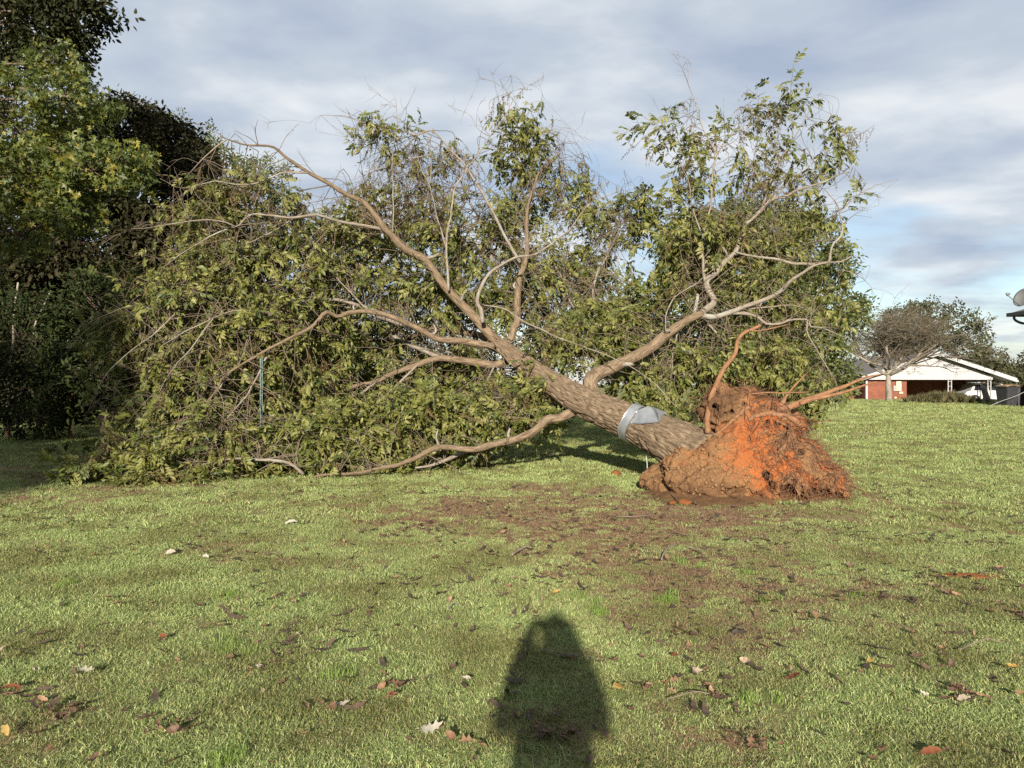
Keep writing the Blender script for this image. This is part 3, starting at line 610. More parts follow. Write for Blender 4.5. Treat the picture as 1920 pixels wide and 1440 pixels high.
for ci, (px, py, rx, ry, d, hd, nt, dry) in enumerate(CROWN):
    if px < 720 and 380 < py < 800 and d < 15: d += .55
    if 720 <= px < 1000 and 380 < py < 660 and d < 15: d += .4
    dry = min(.8, dry * 1.4)
    c = P(px, py, d); sx, sz = rx / FPX * d, ry / FPX * d
    nt = int(round(nt * (1.0 if (py < 420 and px > 1220) else 1.7 if py < 400 else 2.6)))
    for k in range(nt):
        v = rng.normal(0, 1, 3); v = v / np.linalg.norm(v) * rng.uniform(0.1, 1) ** 0.45
        tip = c + v * np.array([sx, hd, sz])
        gz = float(terrain(tip[0], tip[1]))
        if tip[2] < gz + .08: tip[2] = gz + .08 + rng.uniform(0, .2)
        dd = np.linalg.norm(SK - tip, axis=1) + SKPEN; dd = dd - dd.min(); near_ = np.where(dd < 1.1)[0]; w_ = np.exp(-dd[near_] / .35); j = int(rng.choice(near_, p=w_ / w_.sum())); a = SK[j]
        dist = np.linalg.norm(tip - a)
        out = unit(tip - a + rng.normal(0, .15, 3))
        tl = rng.uniform(.35, .75)
        end = tip + unit(out + np.array([0, 0, -0.55]) + rng.normal(0, .45, 3)) * tl
        if end[2] < gz + .05: end[2] = gz + .05 + rng.uniform(0, .08)
        if dist < 2.6:
            midp = (a + tip) / 2 + np.array([0, 0, .12 * dist]) + rng.normal(0, .17 * max(dist, .2), 3)
            path = resample([a, midp, tip, end], 12)
        else:
            path = resample([tip - out * .9 + np.array([0, 0, .1]), tip - out * .3, tip, end], 12)
        path = wobble(path, .03, 2.5, ci * 40 + k)
        path[:, 2] = np.maximum(path[:, 2], gz + .02)
        tube(tw, path, np.linspace(min(.0075, SKR[j] * .6), .0024, 12), 4, cap=False)
        side = rng.normal(0, 1, 3)
        nl = int(rng.integers(6, 11)); isdry = rng.random() < dry
        for q in range(nl):
            f = 0.52 + 0.48 * (q + rng.uniform(0, .8)) / nl; f = min(f, 1)
            o = np.array([np.interp(f, np.linspace(0, 1, 12), path[:, m]) for m in range(3)])
            tdir = unit(path[-1] - path[6]); ang = q * 2.4 + rng.uniform(-.5, .5)
            u1 = unit(np.cross(tdir, side)); u2 = np.cross(tdir, u1)
            x = unit(0.55 * tdir + 0.8 * (math.cos(ang) * u1 + math.sin(ang) * u2) + np.array([0, -0.1, -0.12]))
            if isdry: x = unit(x + np.array([0, 0, -.9]))
            lp.append(o); lx.append(x); lz.append(np.array([0, -.5, .75]) + rng.normal(0, .6, 3)); ls.append(rng.uniform(.36, .92) * (.85 if isdry else 1))
            lid.append(5 + int(rng.integers(0, 2)) if isdry or rng.random() < .04 else int(rng.integers(0, 5)))
# bare shoots: dead, leafless twigs that stick out of the crown
for (p, r) in limb_paths:
    ln = np.linalg.norm(np.diff(p, axis=0), axis=1).sum()
    for k in range(int(ln * 2.6)):
        i = int(rng.integers(len(p) // 4, len(p))); 
        if r[i] > .08: continue
        t = unit(p[min(i + 1, len(p) - 1)] - p[max(i - 1, 0)]); dv = unit(t * rng.uniform(.2, 1) + rng.normal(0, .7, 3) + np.array([0, 0, .15]))
        l_ = rng.uniform(.25, 1.0); e = p[i] + dv * l_ + np.array([0, 0, -.1 * l_])
        m_ = p[i] + dv * l_ * .5 + rng.normal(0, .06, 3)
        pa = resample([p[i], m_, e], 8); tube(tw, pa, np.linspace(min(.009, r[i] * .6), .002, 8), 4, cap=False)
        for z_ in range(int(rng.integers(1, 4))):
            s0 = pa[int(rng.integers(3, 7))]; e2 = s0 + unit(dv + rng.normal(0, .7, 3)) * rng.uniform(.1, .35)
            tube(tw, resample([s0, (s0 + e2) / 2 + rng.normal(0, .02, 3), e2], 5), np.linspace(.0035, .0015, 5), 3, cap=False)
for (li, f_, l_) in ((0,.16,.22),(0,.33,.3),(5,.2,.25),(5,.42,.2),(13,.3,.22),(13,.55,.3),(16,.28,.2),(18,.35,.25),(18,.7,.18),(19,.4,.2),(25,.3,.25),(10,.3,.25)):
    p, r = limb_paths[li]; i = int(f_ * (len(p) - 1)); dv = unit(rng.normal(0, 1, 3) + np.array([0, -.6, .4])); mb = MB(); tube(mb, wobble(resample([p[i], p[i] + dv * l_ * .6, p[i] + unit(dv + rng.normal(0, .3, 3)) * l_], 8), .01, 6, li), np.linspace(r[i] * .5, r[i] * .28, 8), 9); mb.build('broken_stub', M['limb'], fallen, uv=True)
o = tw.build('twigs', M['twig'], fallen); o['kind'] = 'stuff'
lp, lx, lz, ls, lid = map(np.array, (lp, lx, lz, ls, lid))
lrot = euler_from_axes(lx, lz)
# the 280 nearest leaves are parts of their own, the rest one mass
order = np.argsort(np.where(lid < 5, lp[:, 1] + .5 * np.abs(lp[:, 2] - .8), 99)); own = order[:280]; rest = np.setdiff1d(np.arange(len(lp)), own)
for i in own:
    o = bpy.data.objects.new('leaf', PR_PECAN[lid[i]].data); COL.objects.link(o); o.parent = fallen
    o.location = Vector(lp[i]) - fallen.location; o.rotation_euler = lrot[i]; o.scale = (ls[i],) * 3
scatter('foliage', lp[rest], lrot[rest], ls[rest], lid[rest], PR_PECAN + PR_DRY, fallen).location = -fallen.location + Vector((0, 0, 0)) + fallen.location
print('fallen leaves', len(lp))

# ------------------------------------------------------------------ root plate
ELL = [((1420,835,10.5),(.60,.55,.58)),((1350,770,10.6),(.30,.36,.33)),((1385,752,10.7),(.30,.35,.22)),((1455,800,10.5),(.33,.42,.26)),((1505,868,10.35),(.34,.45,.36)),
       ((1545,908,10.2),(.27,.40,.30)),((1312,890,10.5),(.60,.62,.40)),((1330,915,10.5),(.75,.7,.25)),((1260,905,10.7),(.48,.48,.25)),
       ((1298,852,10.72),(.32,.30,.28)),((1385,870,10.2),(.55,.45,.50)),((1470,900,10.1),(.50,.42,.42)),((1350,905,10.1),(.70,.5,.30)),((1350,733,10.6),(.15,.2,.12)),((1398,738,10.6),(.13,.2,.10)),((1442,757,10.45),(.13,.18,.10)),((1494,800,10.3),(.12,.2,.14))]
ELLP = [(P(*a), np.array(b)) for a, b in ELL]; ELLP[7][0][2] = 0.02
CAV = []
def sdf(p, detail=True):
    d = None
    for c, r in ELLP:
        q = (p - c) / r; k = np.linalg.norm(q, axis=-1); e = (k - 1) * r.min() if False else (k - 1) * np.cbrt(r.prod())
        if d is None: d = e
        else:
            h = np.clip(.5 + .5 * (e - d) / .10, 0, 1); d = e * (1 - h) + d * h - .10 * h * (1 - h)
    if detail:
        d = d - .20 * (fbm(p * 3.3 + 4, 2) - .5) - .05 * (1 - 2 * np.abs(fbm(p * 7.0 + 2, 2) - .5) * 2) + .035 - .075 * (fbm(p * 11.0, 2) - .5)
        for c, r in CAV:
            b_ = c + np.array([.05, 5.2 * r, .9 * r]); ab = b_ - c          # a pit that runs back and up under the soil
            t_ = np.clip(((p - c) @ ab) / (ab @ ab), 0, 1); e = r * (1 - .35 * t_) - np.linalg.norm(p - c - t_[..., None] * ab, axis=-1)
            d = np.maximum(d, e + .03 * (fbm(p * 13 + 5, 1) - .5))
    return d
def hit(px, py, d0=8.3, d1=12.0):
    ds = np.arange(d0, d1, .02); f = sdf(np.array([P(px, py, d) for d in ds])) < 0
    return float(ds[np.argmax(f)]) if f.any() else None
for px, py, r in ((1438,896,.085),(1448,913,.075),(1478,926,.115),(1503,932,.08),(1524,928,.10),(1548,925,.08),(1568,932,.085),(1440,794,.04),(1458,797,.05),(1476,802,.05),(1342,766,.06),(1372,774,.04),(1420,743,.04),(1475,862,.035),(1470,822,.05),(1502,850,.04)):
    h = hit(px, py)
    if h: CAV.append((P(px, py, h - .01), r))
def surface_nets(f, org, hh):
    c = tuple(n - 1 for n in f.shape); acc = np.zeros(c + (3,)); cnt = np.zeros(c, int)
    cor = [(i, j, k) for i in (0, 1) for j in (0, 1) for k in (0, 1)]
    sl = lambda o: f[o[0]:o[0] + c[0], o[1]:o[1] + c[1], o[2]:o[2] + c[2]]
    for a in cor:
        for ax in range(3):
            if a[ax]: continue
            b = tuple(a[k] + (k == ax) for k in range(3)); va, vb = sl(a), sl(b); m = (va < 0) != (vb < 0)
            t = va[m] / (va[m] - vb[m]); acc[m] += np.array(a) + t[:, None] * (np.array(b) - np.array(a)); cnt[m] += 1
    act = cnt > 0; vid = np.full(c, -1); vid[act] = np.arange(act.sum()); ijk = np.argwhere(act); v = org + hh * (ijk + acc[act] / cnt[act][:, None])
    Q = []
    for ax in range(3):
        o1, o2 = [(1, 2), (2, 0), (0, 1)][ax]
        lo = [slice(0, f.shape[k] - 1) if k == ax else slice(1, f.shape[k] - 1) for k in range(3)]; hi = list(lo); hi[ax] = slice(1, f.shape[ax])
        fa, fb = f[tuple(lo)], f[tuple(hi)]; m = (fa < 0) != (fb < 0); w = np.argwhere(m); w[:, o1] += 1; w[:, o2] += 1
        e1, e2 = np.eye(3, dtype=int)[o1], np.eye(3, dtype=int)[o2]
        g = lambda d: vid[tuple((w - d).T)]
        q = np.stack([g(e1 + e2), g(e2), g(0 * e1), g(e1)], 1); flip = ~(fa[m] < 0); q[flip] = q[flip][:, ::-1]; Q.append(q)
    return v, np.concatenate(Q)
hh = .021; org = np.array([1.55, 9.0, -.12]); dim = (158, 122, 92)
gr_ = org + hh * np.stack(np.meshgrid(*[np.arange(n) for n in dim], indexing='ij'), -1).reshape(-1, 3)
fv = sdf(gr_, False); cl = np.abs(fv) < .42; fv[cl] = sdf(gr_[cl]); fv = np.where(cl, fv, np.sign(fv) * .42)
for k in range(3): pass
FV = fv.reshape(dim); FV[0] = FV[-1] = 1; FV[:, 0] = FV[:, -1] = 1; FV[:, :, 0] = FV[:, :, -1] = 1
pv, pq = surface_nets(FV, org, hh)
nv_ = np.zeros_like(pv); fn = np.cross(pv[pq[:, 2]] - pv[pq[:, 0]], pv[pq[:, 3]] - pv[pq[:, 1]])
for k in range(4): np.add.at(nv_, pq[:, k], fn)
pnorm = unit(nv_); pv = pv + pnorm * (.045 * (fbm(pv * 24, 3, .65) - .5))[:, None]
ctr = P(1400, 885, 10.5)
# zone: 0 humus .. 1 orange clay.  clay is the face that looks right, topsoil the trunk side
zx = pv[:, 0]; zz_ = pv[:, 2]
edge = np.interp(zz_, [0, .25, .6, .95, 1.2, 1.5], [3.25, 3.08, 2.95, 3.0, 3.2, 3.4]) + .35 * (fbm(pv * 2.5, 2) - .5)
clay = sstep(-.38, .40, zx - edge + .35 * (fbm(pv * 6 + 1, 3) - .5))
topsoil = .27 + .10 * (fbm(pv * 4, 2) - .5) + .12 * sstep(.15, .6, zz_) * sstep(.9, .5, zz_)
zone = topsoil * (1 - clay) + .60 * clay
humus = sstep(.95, 1.1, zz_) * sstep(1.5, 1.35, zz_) * sstep(3.45, 3.1, zx) * .17 + .12 * sstep(.35, .1, zz_) * sstep(3.0, 2.6, zx) * sstep(2.0, 2.4, zx)
fringe = sstep(3.3, 3.7, zx) * .24 * (fbm(pv * 5 + 3, 2) > .45)
zone = zone - humus - fringe - .12 * sstep(.05, -.05, zz_)
mb = MB(); mb.add(pv, pq, attr=zone); mb.build('root_ball', M['soil'], fallen, attr='zone')
# loose spoil spread round its foot
sx_, sy_ = np.meshgrid(np.arange(.9, 4.7, .03), np.arange(8.7, 11.4, .03)); q3 = np.stack([sx_, sy_, 0 * sx_], -1)
sh = .17 * np.exp(-((sx_ - 2.75) / .95) ** 2 - ((sy_ - 10.1) / .75) ** 2) + .06 * (fbm(q3 * 3.1, 3) - .5) + .035 * (fbm(q3 * 13, 3, .65) - .5) - .055
ny_, nx_ = sx_.shape; ii = np.arange(ny_ - 1)[:, None] * nx_ + np.arange(nx_ - 1)[None]
mb = MB(); mb.add(np.stack([sx_, sy_, sh], -1).reshape(-1, 3), np.stack([ii, ii + 1, ii + 1 + nx_, ii + nx_], -1).reshape(-1, 4), attr=(.10 + .22 * fbm(q3 * 2 + 5, 3) + .15 * sstep(2.6, 3.4, sx_)).ravel()); mb.build('loose_soil', M['soil'], fallen, attr='zone')

ROOTS = [
 ([(1327,812),(1327,783),(1333,745),(1347,712),(1359,688),(1377,665),(1382,642),(1392,626),(1410,618),(1426,610)], .046,.022, 9.9),
 ([(1405,619),(1426,620),(1462,612),(1478,608)], .012,.004, 9.9),
 ([(1455,772),(1475,765),(1497,756),(1517,748),(1547,739),(1576,727),(1616,710),(1651,702)], .055,.010, 9.9),
 ([(1500,757),(1517,750),(1557,742),(1586,734),(1620,723),(1643,716)], .032,.010, 9.8),
 ([(1462,760),(1477,739),(1491,722),(1515,698)], .024,.006, 10.1),
 ([(1404,788),(1428,778),(1458,777),(1483,785),(1501,797)], .035,.045, 9.8),
 ([(1343,815),(1367,795),(1390,773),(1404,763)], .016,.034, 9.8),
 ([(1420,819),(1438,807),(1454,797)], .014,.03, 9.8),
 ([(1448,856),(1462,844),(1477,830)], .014,.03, 9.8),
 ([(1456,789),(1481,801),(1500,815)], .02,.01, 9.8),
 ([(1415,758),(1420,744),(1434,741),(1443,750),(1436,760),(1424,757)], .022,.02, 9.9),
 ([(1379,729),(1408,737),(1438,737),(1474,737),(1517,735)], .014,.006, 10.1),
 ([(1480,738),(1473,745),(1466,762)], .016,.02, 10.0),
 ([(1505,905),(1512,925),(1518,942)], .02,.012, 9.6),
 ([(1522,895),(1526,918),(1534,940)], .024,.012, 9.6),
 ([(1440,905),(1458,918),(1470,935)], .012,.008, 9.6),
 ([(1486,905),(1497,925),(1500,945)], .016,.010, 9.6),
 ([(1420,850),(1419,870),(1421,890)], .007,.005, 9.7),
 ([(1230,815),(1275,800),(1300,790)], .012,.006, 10.9),
 ([(1497,878),(1512,884),(1530,892)], .01,.006, 9.7),
]
for ri, (pts, r0, r1, dd) in enumerate(ROOTS):
    pp = []; last = dd
    hs = [hit(*q) for q in pts]
    known = [h for h in hs if h]
    for q, h in zip(pts, hs):
        if h: last = h - min(r0, r1) * .4
        elif known and not pp: last = known[0]
        pp.append(P(*q, last))
    n = 40; p = wobble(resample(pp, n), .012, 5, 300 + ri); r = np.linspace(r0, r1, n)
    mb = MB(); tube(mb, p, r, 12, lambda th, s_, rr: .22 * rr * (fbm(np.stack([np.cos(th) * 2 + ri, np.sin(th) * 2, s_ * 12], -1), 3) - .5) * 2)
    mb.build('root', M['root'], fallen, uv=True)
fine = MB()
front = (pnorm[:, 1] < .35) & (pv[:, 1] < 10.7)
cand = np.where((pv[:, 0] > 2.75) & (pv[:, 2] > .12) & front)[0]
ctrn = pnorm
NR = 2600; ri_ = rng.choice(cand, NR, p=(lambda w: w / w.sum())(.10 + sstep(3.2, 3.6, pv[cand, 0]) + .7 * sstep(1.15, 1.3, pv[cand, 2]))); ri_ = ri_[(pv[ri_, 0] > 3.2) | (rng.random(NR) > .55)]; NR = len(ri_)
nrm_ = unit(ctrn[ri_]); dv_ = unit(rng.normal(0, 1, (NR, 3)) + np.array([.1, -.1, -.7])); ln_ = rng.uniform(.08, .5, (NR, 1)); chain = [pv[ri_] - nrm_ * .02]
for s_ in range(5):
    dv_ = unit(dv_ + rng.normal(0, .45, (NR, 3)) + nrm_ * .1 + np.array([0, 0, -.15])); q = chain[-1] + dv_ * ln_ / 5
    sd = sdf(q)[:, None]; chain.append(np.where(sd < .004, q + nrm_ * (.008 - sd), q))
chain = np.stack(chain, 1)
for k in range(NR):
    rr = rng.choice([.0022, .003, .0045, .007], p=[.35, .35, .2, .1]); tube(fine, chain[k], np.linspace(rr, rr * .4, 6), 4, cap=False)
o = fine.build('rootlets', M['rootlet'], fallen); o['kind'] = 'stuff'

def clod_mesh(name, material, seed, amp=.35, sub=3):
    bm = bmesh.new(); bmesh.ops.create_icosphere(bm, subdivisions=sub, radius=1); me = bpy.data.meshes.new(name); bm.to_mesh(me); bm.free()
    n = len(me.vertices); co = np.empty(n * 3); me.vertices.foreach_get('co', co); co = co.reshape(-1, 3)
    co = co * (1 + amp * (fbm(co * 1.7 + seed * 9.1, 3) - .5) * 2)[:, None]; co[:, 2] *= .7
    me.vertices.foreach_set('co', co.ravel()); me.update(); me.polygons.foreach_set('use_smooth', np.full(len(me.polygons), True)); me.materials.append(material); return me
PR_CRUMB = [proto('crumb_%d' % i, clod_mesh('crumb', M['crumb'], i, .5, 2)) for i in range(3)]
cand2 = np.where((pv[:, 0] < 3.3) & (pv[:, 2] > 0.0) & (pv[:, 2] < .85) & front)[0]
ci_ = rng.choice(cand2, 600); cp_ = pv[ci_] + unit(ctrn[ci_]) * .006
scatter('soil_crumbs', cp_, rand_rot(600), np.minimum(.024, np.exp(rng.normal(-4.6, .5, 600))), rng.integers(0, 3, 600), PR_CRUMB, fallen)
for px, py, s, lab in ((1155,890,.075,'orange clay lump lying alone on the grass in front of the trunk'),(1283,945,.06,'larger of two tan clay lumps at the foot of the dirt mound'),(1262,944,.04,'smaller of two tan clay lumps at the foot of the dirt mound'),(1128,870,.03,'tiny orange clay crumb on the grass just below the fallen trunk')):
    d = CAM_H * FPX / (py - 720); q = P(px, py, d); o = link('clay_lump', clod_mesh('clay_lump', M['clay'], px, .5), None)
    o.location = (q[0], q[1], float(terrain(q[0], q[1])) + s * .3); o.scale = (s * 1.35, s, s * .9); o.rotation_euler = (0, 0, px * .7)
    tag(o, lab, 'clay lump', 'clay lumps on the lawn')

# ------------------------------------------------------------------ metal sheet nailed round the trunk, cord, fence post
M['metal'] = simple('weathered_aluminium', (0.30, 0.315, 0.33), 0.38, 0.65, .10, 6, .22)
def ribbon(mb, A, B, thick=.003):
    """sheet spanned between two polylines, with thickness"""
    A = np.asarray(A, float); B = np.asarray(B, float); n = len(A); m = 8
    t = np.linspace(0, 1, m)[None, :, None]; g = A[:, None] * (1 - t) + B[:, None] * t
    du = np.gradient(g, axis=0); dv = np.gradient(g, axis=1); nn = unit(np.cross(du, dv)); g2 = g + nn * thick
    v = np.concatenate([g.reshape(-1, 3), g2.reshape(-1, 3)]); K = n * m
    i = (np.arange(n - 1)[:, None] * m + np.arange(m - 1)[None]).reshape(-1)
    q = np.concatenate([np.stack([i, i + m, i + m + 1, i + 1], 1), np.stack([i + K, i + 1 + K, i + m + 1 + K, i + m + K], 1)])
    rim = [k * m for k in range(n)] ; rim2 = [k * m + m - 1 for k in range(n)]; e0 = list(range(m)); e1 = [(n - 1) * m + k for k in range(m)]
    s = []
    for r_, f in ((rim, 1), (rim2, 0), (e0, 0), (e1, 1)):
        for a, b in zip(r_[:-1], r_[1:]): s.append((a, b, b + K, a + K) if f else (a, a + K, b + K, b))
    mb.add(v, np.concatenate([q, np.array(s)]))
tt, tN, tB = frames(tp)
kk = int(np.argmin(np.abs((960 + tp[:, 0] / tp[:, 1] * FPX) - 1196)))
c0, ax = tp[kk], -tt[kk]                                    # ax points from crown to roots
upv = np.array([0, 0, 1.0]); upv = unit(upv - ax * np.dot(upv, ax)); sd_ = np.cross(ax, upv)
if sd_[1] > 0: sd_ = -sd_                                   # towards the camera
rad = tr[kk] + .016
sheet = MB()
an = np.linspace(R(150), R(-70), 34)
ring = lambda off, ex: np.array([c0 + ax * (off + .03 * math.sin(3 * a)) + (rad + ex) * (math.cos(a) * sd_ + math.sin(a) * upv) for a in an])
ribbon(sheet, ring(-.11, .004), ring(.07, 0))
# flap torn loose: lies on the bark at its lower edge, arches up and ends in a point towards the roots
low = resample([c0 + ax * .06 + rad * (math.cos(R(12)) * sd_ + math.sin(R(12)) * upv), c0 + ax * .32 + (rad + .02) * (math.cos(R(25)) * sd_ + math.sin(R(25)) * upv), c0 + ax * .58 + (rad + .06) * (math.cos(R(42)) * sd_ + math.sin(R(42)) * upv)], 20)
top = resample([c0 + ax * .07 + (rad + .01) * (math.cos(R(55)) * sd_ + math.sin(R(55)) * upv), c0 + ax * .24 + (rad + .10) * (math.cos(R(72)) * sd_ + math.sin(R(72)) * upv), c0 + ax * .40 + (rad + .08) * (math.cos(R(68)) * sd_ + math.sin(R(68)) * upv), c0 + ax * .60 + (rad + .055) * (math.cos(R(44)) * sd_ + math.sin(R(44)) * upv)], 20)
ribbon(sheet, low, top)
bk = resample([c0 + ax * .07 + (rad + .008) * (math.cos(R(95)) * sd_ + math.sin(R(95)) * upv), c0 + ax * .28 + (rad + .05) * (math.cos(R(110)) * sd_ + math.sin(R(110)) * upv), c0 + ax * .42 + (rad + .02) * (math.cos(R(110)) * sd_ + math.sin(R(110)) * upv), c0 + ax * .5 + (rad + .04) * (math.cos(R(80)) * sd_ + math.sin(R(80)) * upv)], 20)
ribbon(sheet, top, bk)
o = sheet.build('metal_sheet', M['metal']); tag(o, 'torn sheet of pale grey metal wrapped around the fallen trunk', 'metal sheet')
M['cord'] = simple('white_cord', (.3, .3, .26), .8, scale=60, var=.15)
mb = MB(); q = P(1212, 868, 11.4)
tube(mb, wobble(resample([P(1211,848,11.35), P(1212,858,11.35), P(1213,872,11.35), P(1214,884,11.3)], 16), .006, 9, 3), .007, 6)
tube(mb, [P(1213,880,11.32), P(1213,884,11.32), P(1214,890,11.3)], [.018, .022, .012], 6)
o = mb.build('cord', M['cord']); tag(o, 'short white cord hanging under the fallen trunk', 'cord')
M['post'] = simple('green_grey_steel', (0.0510, 0.0810, 0.0780), .5, .5, .2, 14, .35)
fp = P(490, 822, 12.75); fpost = empty('fence_post', (fp[0], fp[1], 0)); tag(fpost, 'green steel fence post standing among the fallen branches', 'post')
mb = MB(); x, y = fp[0], fp[1]
ztop = P(491, 672, 12.75)[2]
mb.box(x - .022, x + .022, y - .004, y + .004, -.1, ztop); mb.build('flange', M['post'], fpost, smooth=False)
mb = MB(); mb.box(x - .005, x + .005, y - .036, y - .005, -.1, ztop - .005); mb.build('stem', M['post'], fpost, smooth=False)
for k in range(14):
    mb = MB(); z0 = .2 + k * .12
    if z0 > ztop - .06: break
    mb.box(x - .011, x + .011, y - .047, y - .037, z0, z0 + .025); mb.build('stud', M['post'], fpost, smooth=False)

# ------------------------------------------------------------------ standing trees, shrubs and the wood on the left
def tree(name, label, base, blobs, protos, bark, trunk_r, trunk_top, per=1.0, leaf_s=(.8, 1.25), group=None, cat='tree', lean=None, limbs=True, up=0.0, trunk_name='trunk', crown_name='crown', gaps=.42, only_surface=.35):
    """blobs: (centre xyz, radii xyz, clusters).  one thing: trunk with limbs, and a crown of leaf sprays"""
    base = np.asarray(base, float); root = empty(name, base); tag(root, label, cat, group)
    mb = MB(); top = np.asarray(trunk_top, float)
    mid = (base + top) / 2 + (np.asarray(lean) if lean is not None else rng.normal(0, .12, 3) * np.array([1, 1, 0]))
    tpth = resample([base - np.array([0, 0, .1]), mid, top], 30); tpth = wobble(tpth, .06, .7, random.random() * 50)
    tube(mb, tpth, trunk_r * (1.25 - .95 * np.linspace(0, 1, 30) ** .8 + .35 * np.exp(-np.linspace(0, 1, 30) * 22)), 16, lambda th, s_, rr: .12 * rr * (fbm(np.stack([np.cos(th) * 2.5, np.sin(th) * 2.5, s_ * 1.6], -1), 3) - .5) * 2)
    mb.build(trunk_name, bark, root, uv=True)
    pts, bmb = [], MB()
    for c, r, n in blobs:
        c = np.asarray(c, float); r = np.asarray(r, float)
        if limbs:
            j = int(np.argmin(np.linalg.norm(tpth[8:] - c, axis=1))) + 8; j = max(8, j - 5)
            L_ = np.linalg.norm(c - tpth[j])
            lpth = resample([tpth[j], (tpth[j] + c) / 2 + np.array([0, 0, .12 * L_]) + rng.normal(0, .07 * L_, 3), c], 14)
            tube(bmb, lpth, np.linspace(max(.012, trunk_r * .32), .01, 14), 7)
        n = int(n * per); k = 0
        while k < n:
            v = rng.normal(0, 1, (n * 2, 3)); v = unit(v) * (rng.uniform(only_surface, 1, (n * 2, 1)) ** .6)
            q = c + v * r
            f = fbm(q * (1.1 / max(.4, r.mean() * .45)) + 7.7, 2); q = q[f > gaps][: n - k]
            if not len(q): break
            pts.append(q); k += len(q)
            if limbs:
                for e in q[:: 6]:
                    tube(bmb, resample([c + (e - c) * .12, c + (e - c) * .55 + rng.normal(0, .05, 3), e], 6), np.linspace(.014, .004, 6), 4, cap=False)
    if limbs and bmb.n: bmb.build('limbs', bark, root, uv=True)['kind'] = 'stuff'
    pts = np.concatenate(pts); pts[:, 2] = np.maximum(pts[:, 2], terrain(pts[:, 0], pts[:, 1]) + .1)
    scatter(crown_name, pts, rand_rot(len(pts), 1.2), rng.uniform(*leaf_s, len(pts)), rng.integers(0, len(protos), len(pts)), protos, root)
    return root
def B(px, py, rx, ry, d, hd, n): return (P(px, py, d), (rx / FPX * d, hd, ry / FPX * d), n)

# standing pecan behind the root ball
tree('pecan_tree', 'leafy green pecan standing behind the uprooted tree, right of centre', (7.6, 23, .2),
     [B(1330,450,95,70,22.5,1.6,190),B(1420,430,110,60,23,1.6,230),B(1490,470,95,75,22.5,1.6,210),B(1290,540,80,80,22.5,1.5,190),B(1400,560,120,90,22,1.7,300),B(1520,570,85,80,22.5,1.6,200),B(1320,640,90,70,22,1.5,200),B(1440,670,110,60,22,1.5,220),B(1530,660,55,60,22.5,1.2,100),B(1590,590,32,50,22.5,1.0,50),B(1560,500,40,50,22.5,1,60),B(1250,480,30,60,22.5,1,45),B(1572,712,36,30,22.5,.9,60),B(1545,735,40,18,22.5,.8,40)],
     PR_BG, M['darkbark'], .26, (7.4, 23, 5.2), 1.25)
tree('young_pecan_tree', 'smaller leafy tree in the gap behind the fallen crown, left of the standing pecan', (3.4, 25, .1),
     [B(1180,600,80,50,24.5,1.4,110),B(1120,660,90,60,24.5,1.4,120),B(1230,660,70,60,24.5,1.4,100),B(1040,620,70,40,25,1.3,70)], PR_BG, M['darkbark'], .15, (3.5, 25, 2.8), 1.0)
# big sweetgum, star leaves turning yellow, reaching in from the left
tree('sweetgum_tree', 'sweetgum with star shaped yellowing leaves at the left edge of the picture', (-12.6, 15, 0),
     [B(20,230,110,110,14.2,1.2,190),B(120,190,70,60,14.0,1.0,80),B(60,330,110,70,13.6,1.1,150),B(170,320,80,50,13.4,.8,85),B(130,400,70,45,13.3,.8,70),B(240,300,45,35,13.2,.6,34),B(20,430,60,60,13.4,.9,60),B(-80,300,110,160,14.5,1.4,200),B(-60,500,60,60,13.8,1,50),B(200,200,28,30,13.9,.5,14),B(100,120,50,40,14.4,.8,36),B(250,350,30,20,13.2,.4,12)],
     PR_GUM, M['darkbark'], .24, (-12.0, 15, 8.0), 1.25, (.75, 1.15), gaps=.38)
tree('oak_tree', 'tall dark oak crown at the top left corner', (-16.8, 19, 0),
     [B(30,40,120,80,17.5,1.6,190),B(130,30,70,50,17,1.0,85),B(180,20,45,26,16.8,.7,34),B(100,100,70,45,17.2,1.0,75),B(-90,120,120,150,18.5,1.8,230),B(20,-60,180,80,18,1.8,200)],
     PR_OAK, M['darkbark'], .34, (-15.6, 19, 10.5), 1.2)
tree('magnolia_tree', 'dark rounded evergreen tree behind the sweetgum', (-14.3, 26, 0),
     [B(230,250,90,65,25,1.8,330),B(150,330,90,90,25,1.8,280),B(320,290,80,60,25,1.7,270),B(270,360,110,80,24.5,1.8,380),B(370,340,55,60,24.5,1.4,150),B(180,450,130,80,24.5,1.9,330),B(300,470,100,80,24.5,1.7,280),B(60,420,110,110,25,1.9,300),B(390,420,60,70,24.8,1.4,120)],
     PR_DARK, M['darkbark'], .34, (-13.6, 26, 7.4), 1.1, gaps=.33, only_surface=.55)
tree('laurel_tree', 'pale green tree top peeping over the dark evergreen', (-12.0, 29, 0),
     [B(390,265,22,28,28,.8,20),B(340,240,26,26,28,.9,18),B(310,215,20,20,28,.8,9),B(420,310,40,40,28,1.2,50),B(490,330,60,45,28,1.3,80),B(460,400,80,60,28,1.3,110)], PR_BG, M['darkbark'], .18, (-11.6, 29, 8.6), 1.0)
